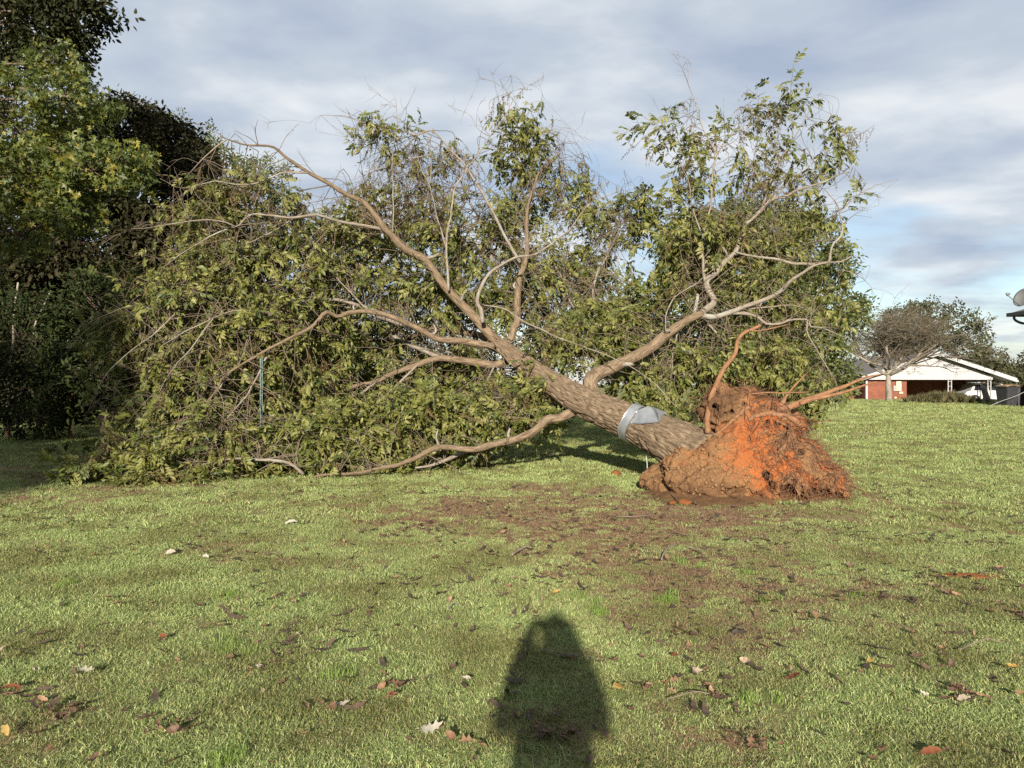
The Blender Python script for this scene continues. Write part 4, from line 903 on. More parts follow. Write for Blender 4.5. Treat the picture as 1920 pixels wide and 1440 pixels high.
# dim understorey and the trunks at the wood's edge
U = [('leafy evergreen shrub in deep shade at the far left edge of the wood', (40,640,110,110,20.5,1.3,150), (60,780,90,50,20.0,1.0,70)), ('leafy evergreen shrub in deep shade beneath the dark evergreen, mid wood edge', (190,590,110,100,21.5,1.4,170), (170,690,110,60,20.0,1.2,140)),
     ('dense shrub in deep shade behind the left end of the fallen crown', (330,640,120,110,21.5,1.5,190), (300,740,110,60,20.5,1.2,110)), ('dark shrub in the shade behind the middle of the fallen crown', (520,640,130,110,23,1.5,190), (480,760,130,50,22,1.2,120))]
for lab, *bl in U:
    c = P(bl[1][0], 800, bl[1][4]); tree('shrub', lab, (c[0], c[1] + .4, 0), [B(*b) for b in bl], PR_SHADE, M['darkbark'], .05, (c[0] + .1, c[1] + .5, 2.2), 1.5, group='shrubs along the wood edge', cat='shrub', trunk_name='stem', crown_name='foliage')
for lab, bl in (('low dark shrub far behind the middle of the fallen crown', [(720,670,130,80,25,1.4,170),(700,760,140,40,24,1.2,90)]), ('low dark shrub far behind the fork of the fallen trunk', [(930,690,120,70,25.5,1.4,150),(950,770,120,40,24.5,1.2,90)]),
                ('grey green bush behind the top of the root ball', [(1440,720,90,45,27,1.3,150),(1360,740,60,30,26,1.0,60)])):
    c = P(bl[0][0], 790, bl[0][4]); tree('shrub', lab, (c[0], c[1], float(terrain(c[0], c[1]))), [B(*b) for b in bl], PR_SHADE if bl[0][0] < 1300 else PR_BG, M['darkbark'], .05, (c[0] + .1, c[1], 1.9), 1.3, group='shrubs along the wood edge', cat='shrub', trunk_name='stem', crown_name='foliage')
for lab, bl in (('dark crowned wood tree at the very left, behind the saplings', [(-40,520,120,120,26,2.2,330),(0,680,120,110,27,2.0,300),(-120,650,120,160,27,2,260)]),
                ('dark crowned wood tree left of the magnolia trunk', [(110,540,110,90,27,2.0,300),(130,690,120,110,27.5,2.0,330)]),
                ('dark crowned wood tree under the right side of the magnolia', [(260,560,120,90,27,2.0,300),(270,700,120,100,27.5,2.0,320)]),
                ('dark crowned wood tree behind the left half of the fallen crown', [(400,560,110,90,28,2.0,280),(420,700,130,100,28,2.0,320)]),
                ('low dark wood tree behind the centre left of the fallen crown', [(560,620,110,70,28,2.0,220),(590,720,120,80,28,2.0,260)])):
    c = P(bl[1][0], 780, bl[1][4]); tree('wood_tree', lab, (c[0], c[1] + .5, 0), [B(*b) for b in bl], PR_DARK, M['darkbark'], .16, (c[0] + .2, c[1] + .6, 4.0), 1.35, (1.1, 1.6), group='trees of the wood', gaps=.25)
# thin stems seen in the gloom
for lab, pts, r, mt in (('thin pale sapling trunk in the gloom nearest the left edge', [(10,830),(18,700),(24,640),(28,580),(34,530)], .05, 'palebark'),
                        ('thin pale leaning sapling trunk, right of the straighter one', [(30,830),(48,690),(60,640),(70,600),(95,545)], .04, 'palebark'),
                        ('reddish shrub trunk leaning right at the wood edge', [(90,810),(104,780),(122,755),(140,735)], .055, 'redbark'),
                        ('short reddish trunk beside the leaning one at the wood edge', [(96,812),(94,780),(92,750)], .06, 'redbark'),
                        ('reddish trunk standing right of the leaning one at the wood edge', [(132,808),(130,770),(134,740)], .05, 'redbark'),
                        ('short orange brown stump at the far left of the wood edge', [(16,812),(17,795),(18,780)], .07, 'redbark')):
    d = 21.0; pp = [P(a, b, d) for a, b in pts]; pp[0][2] = -.05
    mb = MB(); tube(mb, wobble(resample(pp, 20), .03, 1.5, pts[0][0]), np.linspace(r, r * .55, 20), 10)
    o = mb.build('sapling' if r < .055 else 'bare_shrub', M[mt], uv=True); tag(o, lab, 'tree trunk', 'bare trunks in the shade of the wood')
# trees out of the picture, behind and left of the viewer: they shade the wood and the left of the lawn
for lab, bx, by, bl in (('tall shade tree behind the viewer, nearer the open lawn', -11.3, -9.5, [((-10.6, -9.5, 8.5), (2.7, 2.8, 3.4), 300), ((-12.6, -9, 6.0), (3.0, 3, 2.8), 300), ((-11.4, -10, 9.0), (2.6, 2.4, 2.0), 200), ((-10.2, -9, 5.2), (2.0, 2, 1.8), 150)]),
                        ('tall shade tree behind the viewer, deeper in the wood', -17.5, -6, [((-17, -6, 8.2), (3.4, 3, 3.8), 380), ((-19, -5, 5.6), (3.4, 3, 3.0), 300), ((-15.5, -6.5, 5.5), (2.4, 2.4, 2.6), 200)])):
    tree('shade_tree', lab, (bx, by, 0), bl, PR_FAR, M['darkbark'], .3, (bx, by, 9), 1.3, group='shade trees behind the viewer')

# ------------------------------------------------------------------ right background: house, tree, car, bins
M['brick'] = None
def brickmat():
    m, n, l, b = mat('red_brick'); b.inputs['Roughness'].default_value = .9
    t = n.new('ShaderNodeTexCoord'); mp = n.new('ShaderNodeMapping'); l.new(t.outputs['Object'], mp.inputs[0]); mp.inputs['Rotation'].default_value = (R(90), 0, 0)
    k = n.new('ShaderNodeTexBrick'); l.new(mp.outputs[0], k.inputs['Vector']); k.inputs['Scale'].default_value = 4.6
    k.inputs['Color1'].default_value = (.12, .034, .017, 1); k.inputs['Color2'].default_value = (.165, .05, .025, 1); k.inputs['Mortar'].default_value = (.16, .10, .075, 1)
    k.inputs['Mortar Size'].default_value = .012; k.inputs['Brick Width'].default_value = 1.0; k.inputs['Row Height'].default_value = .34
    z = n.new('ShaderNodeTexNoise'); l.new(t.outputs['Object'], z.inputs['Vector']); z.inputs['Scale'].default_value = 1.3; z.inputs['Detail'].default_value = 5
    r = n.new('ShaderNodeValToRGB'); l.new(z.outputs['Fac'], r.inputs[0]); r.color_ramp.elements[0].position = .3; r.color_ramp.elements[0].color = (.7, .7, .7, 1); r.color_ramp.elements[1].position = .7
    x = n.new('ShaderNodeMix'); x.data_type = 'RGBA'; x.blend_type = 'MULTIPLY'; x.inputs[0].default_value = 1; l.new(k.outputs['Color'], x.inputs[6]); l.new(r.outputs[0], x.inputs[7]); l.new(x.outputs[2], b.inputs['Base Color'])
    return m
M['brick'] = brickmat()
M['white'] = simple('white_paint', (.25, .25, .255), .6, scale=3, var=.05)
M['cream'] = simple('cream_paint', (.36, .32, .22), .6, scale=5, var=.06)
M['grey'] = simple('grey_paint', (.2, .2, .2), .6, scale=5, var=.1)
M['shingle'] = simple('roof_shingle', (.10, .09, .085), .9, scale=12, var=.3, bump=.5)
M['black'] = simple('black_plastic', (.022, .023, .026), .45, scale=6, var=.25)
M['tan'] = simple('tan_plastic', (.18, .115, .055), .6, scale=6, var=.12)
M['glass'] = simple('dark_glass', (.015, .017, .02), .08, spec=.6)
M['tyre'] = simple('tyre_rubber', (.02, .02, .02), .8)
M['carpaint'] = simple('white_car_paint', (.36, .36, .37), .25, scale=2, var=.03, spec=.6)
HD = 60.0
X = lambda px, d=HD: (px - 960) / FPX * d
Z = lambda py, d=HD: CAM_H - (py - 720) / FPX * d
hz = -.15
house = empty('brick_house', (X(1700), HD, hz)); tag(house, 'low red brick house with a white gable and open carport', 'house')
def part(name, material, parent, boxes, smooth=False):
    m_ = MB()
    for b_ in boxes: m_.box(*b_)
    return m_.build(name, material, parent, smooth=smooth)
ev = Z(703)                      # underside of the gable trim
part('wall', M['brick'], house, [(X(1627), X(1700), HD, HD + 9, hz, ev)])
part('wall', M['brick'], house, [(X(1572), X(1626.9), HD + 2.2, HD + 9, hz, ev)])['label'] = 'set back shaded brick wall'
part('wall', M['brick'], house, [(X(1700) + .002, X(1812, HD + 4.6), HD + 4.6, HD + 9, hz, ev)])['label'] = 'brick wall at the back of the carport'
part('slab', M['grey'], house, [(X(1700) + .01, X(1870), HD - .3, HD + 4.5, hz, hz + .08)])
# gable: triangle clad in lapped boards
xl, xr, xp, zp = X(1626), X(1858), X(1746), Z(664); ze = Z(712)
for k in range(9):
    z0 = Z(706) + k * (zp - Z(706)) / 9; z1 = z0 + (zp - Z(706)) / 9 - .012
    f0, f1 = 1 - (z0 - Z(706)) / (zp - Z(706)), 1 - (z1 - Z(706)) / (zp - Z(706))
    m_ = MB(); a = [(xp + (xl - xp) * f0, z0), (xp + (xr - xp) * f0, z0), (xp + (xr - xp) * f1, z1), (xp + (xl - xp) * f1, z1)]
    v = [(x_, HD - .35 - .02, z_) if i < 2 else (x_, HD - .35, z_) for i, (x_, z_) in enumerate(a)] + [(x_, HD - .2, z_) for x_, z_ in a]
    m_.add(v, [(0, 1, 2, 3), (4, 7, 6, 5), (0, 4, 5, 1), (1, 5, 6, 2), (2, 6, 7, 3), (3, 7, 4, 0)]); m_.build('siding_board', M['white'], house, smooth=False)
part('trim_board', M['white'], house, [(xl - .1, X(1855), HD - .42, HD - .25, ze, Z(706) - .004)])
part('ceiling', M['white'], house, [(xl, X(1870), HD - .2, HD + 9, ev + .01, ev + .06)])
def slope_slab(name, material, x0, z0, x1, z1, y0, y1, th):
    m_ = MB(); v = [(x0, y0, z0), (x1, y0, z1), (x1, y0, z1 + th), (x0, y0, z0 + th), (x0, y1, z0), (x1, y1, z1), (x1, y1, z1 + th), (x0, y1, z0 + th)]
    m_.add(v, [(0, 1, 2, 3), (4, 7, 6, 5), (0, 4, 5, 1), (1, 5, 6, 2), (2, 6, 7, 3), (3, 7, 4, 0)]); return m_.build(name, material, house, smooth=False)
rx_, rz_ = X(1892), Z(713) ; lx_, lz_ = X(1606), Z(710)
roof = slope_slab('roof', M['shingle'], xp, zp + .02, rx_, rz_ + .02, HD - .9, HD + 10, .12)
slope_slab('roof', M['shingle'], lx_, lz_ + .02, xp, zp + .02, HD - .9, HD + 10, .12)
slope_slab('bargeboard', M['white'], xp, zp - .16, rx_ + .02, rz_ - .16, HD - .95, HD - .904, .32)
slope_slab('bargeboard', M['white'], lx_ - .02, lz_ - .16, xp, zp - .16, HD - .95, HD - .904, .32)
slope_slab('soffit', M['white'], xp, zp - .04, rx_, rz_ - .04, HD - .88, HD + 9.9, .03)
part('gutter', M['white'], house, [(rx_ + .03, rx_ + .16, HD - .9, HD + 10, rz_ - .12, rz_ + .02)])
part('downspout', M['white'], house, [(X(1624) - .1, X(1624) + .06, HD - .15, HD - .02, hz, ev)])
for px in (1774, 1780, 1848, 1853.5): part('post', M['grey'], house, [(X(px) - .04, X(px) + .04, HD - .3, HD - .22, hz, ze)])
for a_, b_ in ((1774, 1780), (1848, 1853.5)):
    for k in range(5): part('post_scroll', M['grey'], house, [(X(a_) + .05, X(b_) - .05, HD - .28, HD - .24, .15 + .4 * k, .19 + .4 * k)])
part('meter_panel', M['cream'], house, [(X(1679), X(1688.5), HD - .14, HD - .01, Z(733), Z(715))])
part('meter_box', M['grey'], house, [(X(1674), X(1678.5), HD - .12, HD - .01, Z(733), Z(723))])
part('outlet_box', M['cream'], house, [(X(1685), X(1692), HD - .1, HD - .01, Z(738), Z(734.5))])
part('outlet_box', M['cream'], house, [(X(1676), X(1680), HD - .1, HD - .01, Z(747), Z(744))])
part('vent_box', M['grey'], house, [(X(1660.5), X(1664), HD - .1, HD - .01, Z(740), Z(732))])
wd = part('window', M['white'], house, [(X(1592), X(1612), HD + 2.12, HD + 2.195, .75, 1.9)]); part('pane', M['glass'], wd, [(X(1593.5), X(1602), HD + 2.10, HD + 2.115, .85, 1.8)]); part('pane', M['glass'], wd, [(X(1603), X(1610.5), HD + 2.10, HD + 2.115, .85, 1.8)])

# white car parked under the carport, side on
cy = HD + 1.2; cx0 = X(1808, cy); car = empty('parked_car', (cx0 + 2.3, cy, hz + .08)); tag(car, 'white sport utility car parked at the right end of the carport', 'car')
zb = hz + .08
prof = [(0, .38), (.02, .82), (.25, .98), (.55, 1.04), (.95, 1.62), (1.3, 1.70), (3.0, 1.70), (3.45, 1.55), (3.9, 1.08), (4.55, .95), (4.68, .72), (4.68, .36), (4.2, .32), (.5, .32)]
m_ = MB(); n = len(prof); v = []
for yy, ins in ((0, .0), (1.78, .0)):
    for (a, z_) in prof:
        s_ = .14 * max(0, (z_ - .98) / .72); v.append((cx0 + a, cy + yy + (s_ if yy == 0 else -s_), zb + z_))
bmc = bmesh.new(); bv = [bmc.verts.new(c_) for c_ in v]
bmc.faces.new(bv[:n]); bmc.faces.new(bv[n:][::-1])
for k in range(n): bmc.faces.new((bv[k], bv[n + k], bv[n + (k + 1) % n], bv[(k + 1) % n]))
bmesh.ops.recalc_face_normals(bmc, faces=bmc.faces); bmesh.ops.bevel(bmc, geom=list(bmc.edges), offset=.04, segments=2, affect='EDGES')
me = bpy.data.meshes.new('body'); bmc.to_mesh(me); bmc.free(); me.materials.append(M['carpaint']); link('body', me, car)
for q in ([(.82, 1.08), (1.0, 1.55), (1.95, 1.6), (1.95, 1.08)], [(2.08, 1.08), (2.08, 1.6), (2.95, 1.6), (3.1, 1.08)], [(3.2, 1.08), (3.05, 1.58), (3.35, 1.48), (3.72, 1.08)]):
    m_ = MB(); f = lambda z_: cy + .14 * (z_ - .98) / .72 - .012
    v = [(cx0 + a, f(z_), zb + z_) for a, z_ in q] + [(cx0 + a, f(z_) + .008, zb + z_) for a, z_ in q]
    m_.add(v, [(0, 1, 2, 3), (4, 7, 6, 5), (0, 4, 5, 1), (1, 5, 6, 2), (2, 6, 7, 3), (3, 7, 4, 0)]); m_.build('window', M['glass'], car, smooth=False)
for a in (.9, 3.75):
    for yy in (cy - .03, cy + 1.6):
        m_ = MB(); tube(m_, [(cx0 + a, yy, zb + .36), (cx0 + a, yy + .2, zb + .36)], .36, 24); wh = m_.build('wheel', M['tyre'], car)
        m_ = MB(); tube(m_, [(cx0 + a, yy - .075, zb + .36), (cx0 + a, yy - .06, zb + .36)], .2, 16); m_.build('rim', M['grey'], wh)
for a in (1.1, 2.2):
    m_ = MB(); m_.box(cx0 + a, cx0 + a + .2, cy - .03, cy - .004, zb + .95, zb + .99); m_.build('door_handle', M['grey'], car, smooth=False)

# small crooked tree with a haze of bare twigs, before the house
def twiggy(name, label, base, h, spread, r0, bark, seed, levels=5, leafp=None):
    g = np.random.default_rng(seed); root = empty(name, base); tag(root, label, 'tree'); base = np.array(base, float)
    tips = []; big_, small = MB(), MB()
    def grow(p, dv, ln, r, lev):
        n = 7; pts = [p]; d_ = dv
        for k in range(n - 1):
            d_ = unit(d_ + g.normal(0, .13, 3) + np.array([0, 0, .04 if lev < 3 else -.05])); pts.append(pts[-1] + d_ * ln / (n - 1))
        pts = np.array(pts); tube(big_ if lev < 2 else small, pts, np.linspace(r, r * .6, n), 9 if lev < 2 else (5 if lev < 4 else 3), cap=lev < 2)
        if lev >= 3: tips.extend(pts[3::3])
        if lev >= levels: return
        for k in range([8, 5, 4, 4, 4, 3][lev]):
            f = g.uniform(.35, 1.0) if lev else g.uniform(.75, 1.0); i = min(n - 1, int(f * (n - 1) + .5))
            a = g.uniform(0, 2 * math.pi) if lev else k * .9 + g.uniform(-.3, .3); out = np.array([math.cos(a) * 1.45 + .12, math.sin(a) * .9, g.uniform(.0, 1.0) if lev < 3 else g.uniform(-.5, .7)])
            grow(pts[i], unit(d_ * .5 + out * (.95 if lev < 2 else .8)), (h * .33 if lev == 0 else ln) * g.uniform(.6, .86), max(.008, r * .5), lev + 1)
    grow(base - np.array([0, 0, .1]), np.array([.08, 0, 1.0]), h * .2, r0, 0)
    big_.build('trunk', bark, root, uv=True); small.build('twigs', M['greytwig'], root)['kind'] = 'stuff'
    if leafp:
        t_ = np.array(tips); t_ = t_[g.random(len(t_)) < .34]
        scatter('crown', t_, rand_rot(len(t_), 1.2), g.uniform(.6, 1.1, len(t_)), g.integers(0, len(leafp), len(t_)), leafp, root)
    return root
M['greytwig'] = simple('grey_twig', (0.0912, 0.0736, 0.0544), .9, scale=4, var=.25)
bx_, by_ = X(1667, 44), 44.0
twiggy('bare_tree', 'small spreading tree with bare grey twigs in front of the brick house', (bx_, by_, float(terrain(bx_, by_))), 10.4, 4, .2, M['palebark'], 8, 5, PR_GREY)
tree('broad_tree', 'broad tree with clumped foliage rising behind the white gable', (X(1760, 78), 80, 0),
     [B(1750,590,55,32,78,2.5,60),B(1700,610,60,40,78,2.5,60),B(1800,600,40,24,77,2,38),B(1838,605,18,22,77,1.4,12),B(1845,625,14,14,77,1.2,8),B(1810,640,50,28,78,2.2,42),B(1760,650,70,40,79,2.5,70),B(1680,660,70,40,79,2.5,60)], PR_FAR, M['darkbark'], .5, (X(1755, 78), 80, 9), 1.3, (.8, 1.3), gaps=.5)
tree('bushy_tree', 'rounded green tree beyond the right slope of the house roof', (X(1855, 85), 86, 0), [B(1850,675,34,26,85,2.4,70),B(1820,690,36,24,85,2.2,50),B(1872,695,24,16,85,1.8,34)], PR_FAR, M['darkbark'], .3, (X(1855, 85), 86, 4), 1.6, (.9, 1.4))
tree('roadside_tree', 'dark tree at the right edge behind the rubbish bins', (X(1935, 70), 71, 0), [B(1915,715,24,18,70,2,50),B(1950,690,40,34,71,2.4,80),B(1895,728,18,10,70,1.4,20)], PR_FAR, M['darkbark'], .3, (X(1940, 70), 71, 3.6), 1.6, (.8, 1.2))
for i, (px, lab) in enumerate(((1500, 'hazy distant tree showing between the root ball and the house'), (1590, 'hazy distant tree behind the left end of the brick house'), (1690, 'hazy distant tree behind the brick house wall'), (1790, 'hazy distant tree seen through the carport'), (1880, 'hazy distant tree behind the rubbish bins'), (1970, 'hazy distant tree just beyond the right edge of the picture'))):
    d = 150 + 12 * i; c = P(px, 715, d)
    tree('distant_tree', lab, (c[0], d, 0), [((c[0], d, 3.6), (7, 3, 3.4), 110), ((c[0] + 3, d, 5.2), (4, 3, 2.0), 40)], PR_FAR, M['darkbark'], .4, (c[0], d, 5), 1.0, (2.2, 3.6), group='far tree line', limbs=False)
# scrub, stump
PR_SCRUB = []
def scrubmesh(seed):
    g = np.random.default_rng(seed); m_ = MB()
    for k in range(60):
        a = g.uniform(0, 6.28); l_ = g.uniform(.25, .6); dv = np.array([math.cos(a) * g.uniform(.2, 1), math.sin(a) * g.uniform(.2, 1), 1.0]); dv = unit(dv)
        x_ = np.array([-math.sin(a), math.cos(a), 0]) * .012; p0 = np.array([math.cos(a), math.sin(a), 0]) * g.uniform(0, .12)
        m_.add([p0 - x_, p0 + x_, p0 + dv * l_ * .6 + x_ * .8, p0 + dv * l_ * .6 - x_ * .8, p0 + dv * l_ + np.array([0, 0, -.08])], [(0, 1, 2, 3)], [(3, 2, 4)], attr=g.random())
    return m_.mesh('scrub_tuft', M['scrub'], False, 'tint')
M['scrub'] = leafmat('scrub_blade', [(0, (0.0576, 0.0576, 0.0288)), (.5, (0.0960, 0.0912, 0.0432)), (1, (0.1536, 0.1248, 0.0720))], .8, .2, .2)
PR_SCRUB = [proto('scrub_%d' % i, scrubmesh(i)) for i in range(3)]
sc_c = np.array([X(1772, 41), 41, 0]); sc_c[2] = terrain(sc_c[0], sc_c[1]); scrub = empty('scrub_clump', sc_c); tag(scrub, 'mound of dry grassy scrub in front of the carport', 'scrub')
n = 260; pp = np.stack([sc_c[0] + rng.normal(0, .8, n), 41 + rng.normal(0, .4, n), np.zeros(n)], 1); pp[:, 2] = terrain(pp[:, 0], pp[:, 1]) + .32 * np.exp(-((pp[:, 0] - sc_c[0]) / .8) ** 2) * rng.uniform(0, 1, n)
scatter('stems', pp, rand_rot(n, .25), rng.uniform(.6, 1.25, n), rng.integers(0, 3, n), PR_SCRUB, scrub)
m_ = MB(); d = 42; b0 = P(1850, 752, d); b0[2] = terrain(b0[0], b0[1]) - .05
tube(m_, resample([b0, P(1849,742,d), P(1845,732,d), P(1843,726,d)], 14), np.linspace(.2, .13, 14), 12, lambda th, s_, rr: .2 * rr * (fbm(np.stack([np.cos(th) * 2, np.sin(th) * 2, s_ * 4], -1), 2) - .5) * 2)
o = m_.build('tree_stump', M['palebark'], uv=True); tag(o, 'short grey leaning tree stump in front of the white car', 'stump')

# two wheeled rubbish bins
def bin_(px, lab, rz):
    d = 36.5; bx = X(px, d); bz = float(terrain(bx, d)); root = empty('rubbish_bin', (bx, d, bz)); tag(root, lab, 'bin', 'rubbish bins'); H = 1.12
    bm = bmesh.new(); w0, w1, e0, e1 = .26, .33, .30, .38
    vv = [bm.verts.new((sx * w, sy * e, z_)) for z_, w, e in ((0, w0, e0), (.93, w1, e1), (.935, w1 + .03, e1 + .03), (1.0, w1 + .03, e1 + .03)) for sx, sy in ((-1, -1), (1, -1), (1, 1), (-1, 1))]
    for k in range(3):
        for j in range(4): bm.faces.new((vv[k * 4 + j], vv[k * 4 + (j + 1) % 4], vv[k * 4 + 4 + (j + 1) % 4], vv[k * 4 + 4 + j]))
    bm.faces.new(vv[3::-1]); bm.faces.new(vv[12:]); bmesh.ops.bevel(bm, geom=list(bm.edges), offset=.02, segments=2, affect='EDGES')
    me = bpy.data.meshes.new('body'); bm.to_mesh(me); bm.free(); me.materials.append(M['black']); o = bpy.data.objects.new('body', me); COL.objects.link(o); o.parent = root
    for k in range(5):
        m_ = MB(); x_ = -.2 + k * .1; m_.add([(x_ - .02, -.312, .1), (x_ + .02, -.312, .1), (x_ + .02, -.385, .85), (x_ - .02, -.385, .85), (x_ - .02, -.29, .1), (x_ + .02, -.29, .1), (x_ + .02, -.36, .85), (x_ - .02, -.36, .85)], [(0, 1, 2, 3), (4, 7, 6, 5), (0, 4, 5, 1), (1, 5, 6, 2), (2, 6, 7, 3), (3, 7, 4, 0)])
        o = m_.build('rib', M['black'], None, False); o.parent = root
    g_ = np.array([[(sx * .37, sy * .42, 1.005 + .10 * (1 - (sx * .9) ** 2) * (1 - (sy * .5) ** 2)) for sx in np.linspace(-1, 1, 9)] for sy in np.linspace(-1, 1, 7)])
    low_ = g_.copy(); low_[..., 2] -= .03
    i = (np.arange(6)[:, None] * 9 + np.arange(8)[None]).reshape(-1); q = np.concatenate([np.stack([i, i + 1, i + 10, i + 9], 1), np.stack([i + 63, i + 72, i + 73, i + 64], 1)])
    rim_ = [k for k in range(9)] + [9 * k + 8 for k in range(1, 7)] + [54 + k for k in range(7, -1, -1)] + [9 * k for k in range(5, 0, -1)]
    sq = [(rim_[(k + 1) % len(rim_)], rim_[k], rim_[k] + 63, rim_[(k + 1) % len(rim_)] + 63) for k in range(len(rim_))]
    m_ = MB(); m_.add(np.concatenate([g_.reshape(-1, 3), low_.reshape(-1, 3)]), np.concatenate([q, np.array(sq)])); o = m_.build('lid', M['tan'] , None); o.parent = root
    m_ = MB(); tube(m_, [(-.3, .46, .98), (.3, .46, .98)], .018, 8); o = m_.build('handle', M['black'], None); o.parent = root
    for sx in (-.3, .3):
        m_ = MB(); tube(m_, [(sx - .035, .34, .13), (sx + .035, .34, .13)], .13, 16); o = m_.build('wheel', M['tyre'], None); o.parent = root
    root.rotation_euler = (0, 0, rz)
bin_(1888, 'black wheeled rubbish bin, the left one of the pair at the right edge', R(8)); bin_(1914, 'black wheeled rubbish bin, the right one of the pair at the right edge', R(-10))
m_ = MB(); tube(m_, resample([(X(1846, 35.5), 35.5, .36), P(1872, 754, 35.5), P(1898, 745, 35.4), P(1925, 732, 35.3), P(1970, 700, 35)], 24), .012, 6)
o = m_.build('wire', M['grey']); tag(o, 'thin pale wire slanting across the front of the rubbish bins', 'wire')

# neighbouring house: only the corner of its roof and the dish come into the picture
nd = 36.0; ex, ez = X(1893, nd), Z(592, nd); nb = empty('corner_house', (ex + 5, nd - 5, .3)); tag(nb, 'dark roofed house of which only the eave corner shows at the right edge', 'house')
M['darkmetal'] = simple('dark_gutter', (.035, .033, .032), .5, scale=5)
part('wall', M['brick'], nb, [(ex + .7, ex + 12, nd - 10, nd - .7, 0, ez)])
m_ = MB(); rz1 = ez + 2.2
m_.add([(ex, nd - 10.5, ez), (ex + 12.5, nd - 10.5, ez), (ex + 12.5, nd, ez), (ex, nd, ez), (ex + 5, nd - 5.2, rz1), (ex + 12.5, nd - 5.2, rz1),
        (ex, nd - 10.5, ez + .12), (ex + 12.5, nd - 10.5, ez + .12), (ex + 12.5, nd, ez + .12), (ex, nd, ez + .12)],
       [(0, 3, 2, 1), (0, 1, 7, 6), (1, 2, 8, 7), (2, 3, 9, 8), (3, 0, 6, 9), (6, 7, 5, 4), (8, 9, 4, 5)], [(9, 6, 4), (7, 8, 5)])
m_.build('roof', M['shingle'], nb, smooth=False)
part('gutter', M['darkmetal'], nb, [(ex - .1, ex - .003, nd - 10.6, nd + .1, ez - .05, ez + .13)]); part('gutter', M['darkmetal'], nb, [(ex + .0, ex + 12.5, nd + .003, nd + .1, ez - .05, ez + .13)])
m_ = MB(); tube(m_, resample([(ex - .02, nd - .35, ez - .04), (ex + .02, nd - .35, ez - .24), (ex + .3, nd - .5, ez - .42), (ex + .64, nd - .8, ez - .5), (ex + .64, nd - .8, ez - 1.2), (ex + .64, nd - .8, .4)], 40), .06, 10); m_.build('downspout', M['darkmetal'], nb)
part('window', M['white'], nb, [(ex + .62, ex + .695, nd - 4, nd - 2.6, 1.6, 3.0)]); part('window', M['white'], nb, [(ex + .62, ex + .695, nd - 8, nd - 6.6, 1.6, 3.0)])
# satellite dish on that roof
dc = P(1921, 560, nd - .1); dish = empty('satellite_dish', (dc[0], dc[1] - .3, ez + .2)); tag(dish, 'grey satellite dish with its arm on the roof corner at the right edge', 'satellite dish')
M['dish'] = simple('dish_grey', (.085, .09, .09), .55, scale=5, var=.1)
nrm = unit(np.array([-.85, -.35, .42])); u_ = unit(np.cross(nrm, (0, 0, 1))); v_ = np.cross(u_, nrm); m_ = MB(); RR = .5
rr_ = np.linspace(0, 1, 7); th = np.linspace(0, 2 * math.pi, 28, endpoint=False)
g_ = np.array([[dc + RR * r_ * (math.cos(a) * u_ * .9 + math.sin(a) * v_) + nrm * .16 * r_ ** 2 for a in th] for r_ in rr_]).reshape(-1, 3); g2 = g_ - nrm * .02
i = (np.arange(6)[:, None] * 28 + np.arange(28)[None]).reshape(-1); j = (np.arange(6)[:, None] * 28 + (np.arange(28)[None] + 1) % 28).reshape(-1); K = 7 * 28
ro = np.arange(6 * 28, 7 * 28); rn = 6 * 28 + (np.arange(28) + 1) % 28
m_.add(np.vstack([g_, g2]), np.concatenate([np.stack([i, j, j + 28, i + 28], 1), np.stack([i + K, i + 28 + K, j + 28 + K, j + K], 1), np.stack([ro, rn, rn + K, ro + K], 1)])); m_.build('reflector', M['dish'], dish)
arm0 = dc - v_ * RR * .95 + nrm * .15; arm1 = P(1889, 553, nd - .5)
m_ = MB(); tube(m_, [arm0, (arm0 + arm1) / 2, arm1], .022, 8); m_.build('arm', M['dish'], dish)
m_ = MB(); tube(m_, [arm1 + np.array([-.05, 0, .09]), arm1, arm1 + np.array([.04, 0, -.03])], [.05, .06, .045], 10); tube(m_, [arm1, arm1 + np.array([.11, .03, .06])], [.05, .055], 10); m_.build('receiver', M['dish'], dish)
m_ = MB(); tube(m_, resample([dc - nrm * .05, dc - nrm * .25 + np.array([0, 0, -.2]), np.array([dc[0] + .25, nd - .35, ez + .2])], 12), .03, 8); m_.build('mast', M['darkmetal'], dish)

# ------------------------------------------------------------------ lawn: grass, litter, leaves, twigs
def tuft(seed, n, rad, hmin, hmax, w, material, lean=.7):
    g = np.random.default_rng(seed); m_ = MB(); V, T, A = [], [], []
    for k in range(n):
        a = g.uniform(0, 6.283); r_ = rad * math.sqrt(g.random()); p0 = np.array([math.cos(a) * r_, math.sin(a) * r_, -.004]); h = g.uniform(hmin, hmax)
        b = g.uniform(0, 6.283); o_ = np.array([math.cos(b), math.sin(b), 0]); l1 = g.uniform(.15, lean); c = g.uniform(0, 6.283); s_ = np.array([math.cos(c), math.sin(c), 0]) * w * g.uniform(.6, 1.2)
        p1 = p0 + o_ * h * .35 * l1 + np.array([0, 0, h * .6]); p2 = p1 + o_ * h * .75 * l1 + np.array([0, 0, h * g.uniform(.0, .42)])
        t_ = g.random()
        m_.add([p0 - s_, p0 + s_, p1 + s_ * .8, p1 - s_ * .8, p2], [(0, 1, 2, 3)], [(3, 2, 4)], attr=t_)
    return m_.mesh('grass_tuft', material, False, 'tint')
PR_GRASS = [proto('tuft_%d' % i, tuft(i, 150, .12, .012, .036, .0020, M['grass'], 1.7)) for i in range(5)] + [proto('tuft_b%d' % i, tuft(30 + i, 110, .17, .02, .052, .0036, M['grass'], 1.6)) for i in range(3)] + [proto('tuft_hi%d' % i, tuft(50 + i, 40, .07, .05, .11, .002, M['grass_hi'], .6)) for i in range(2)]
gp, gs, gi_ = [], [], []
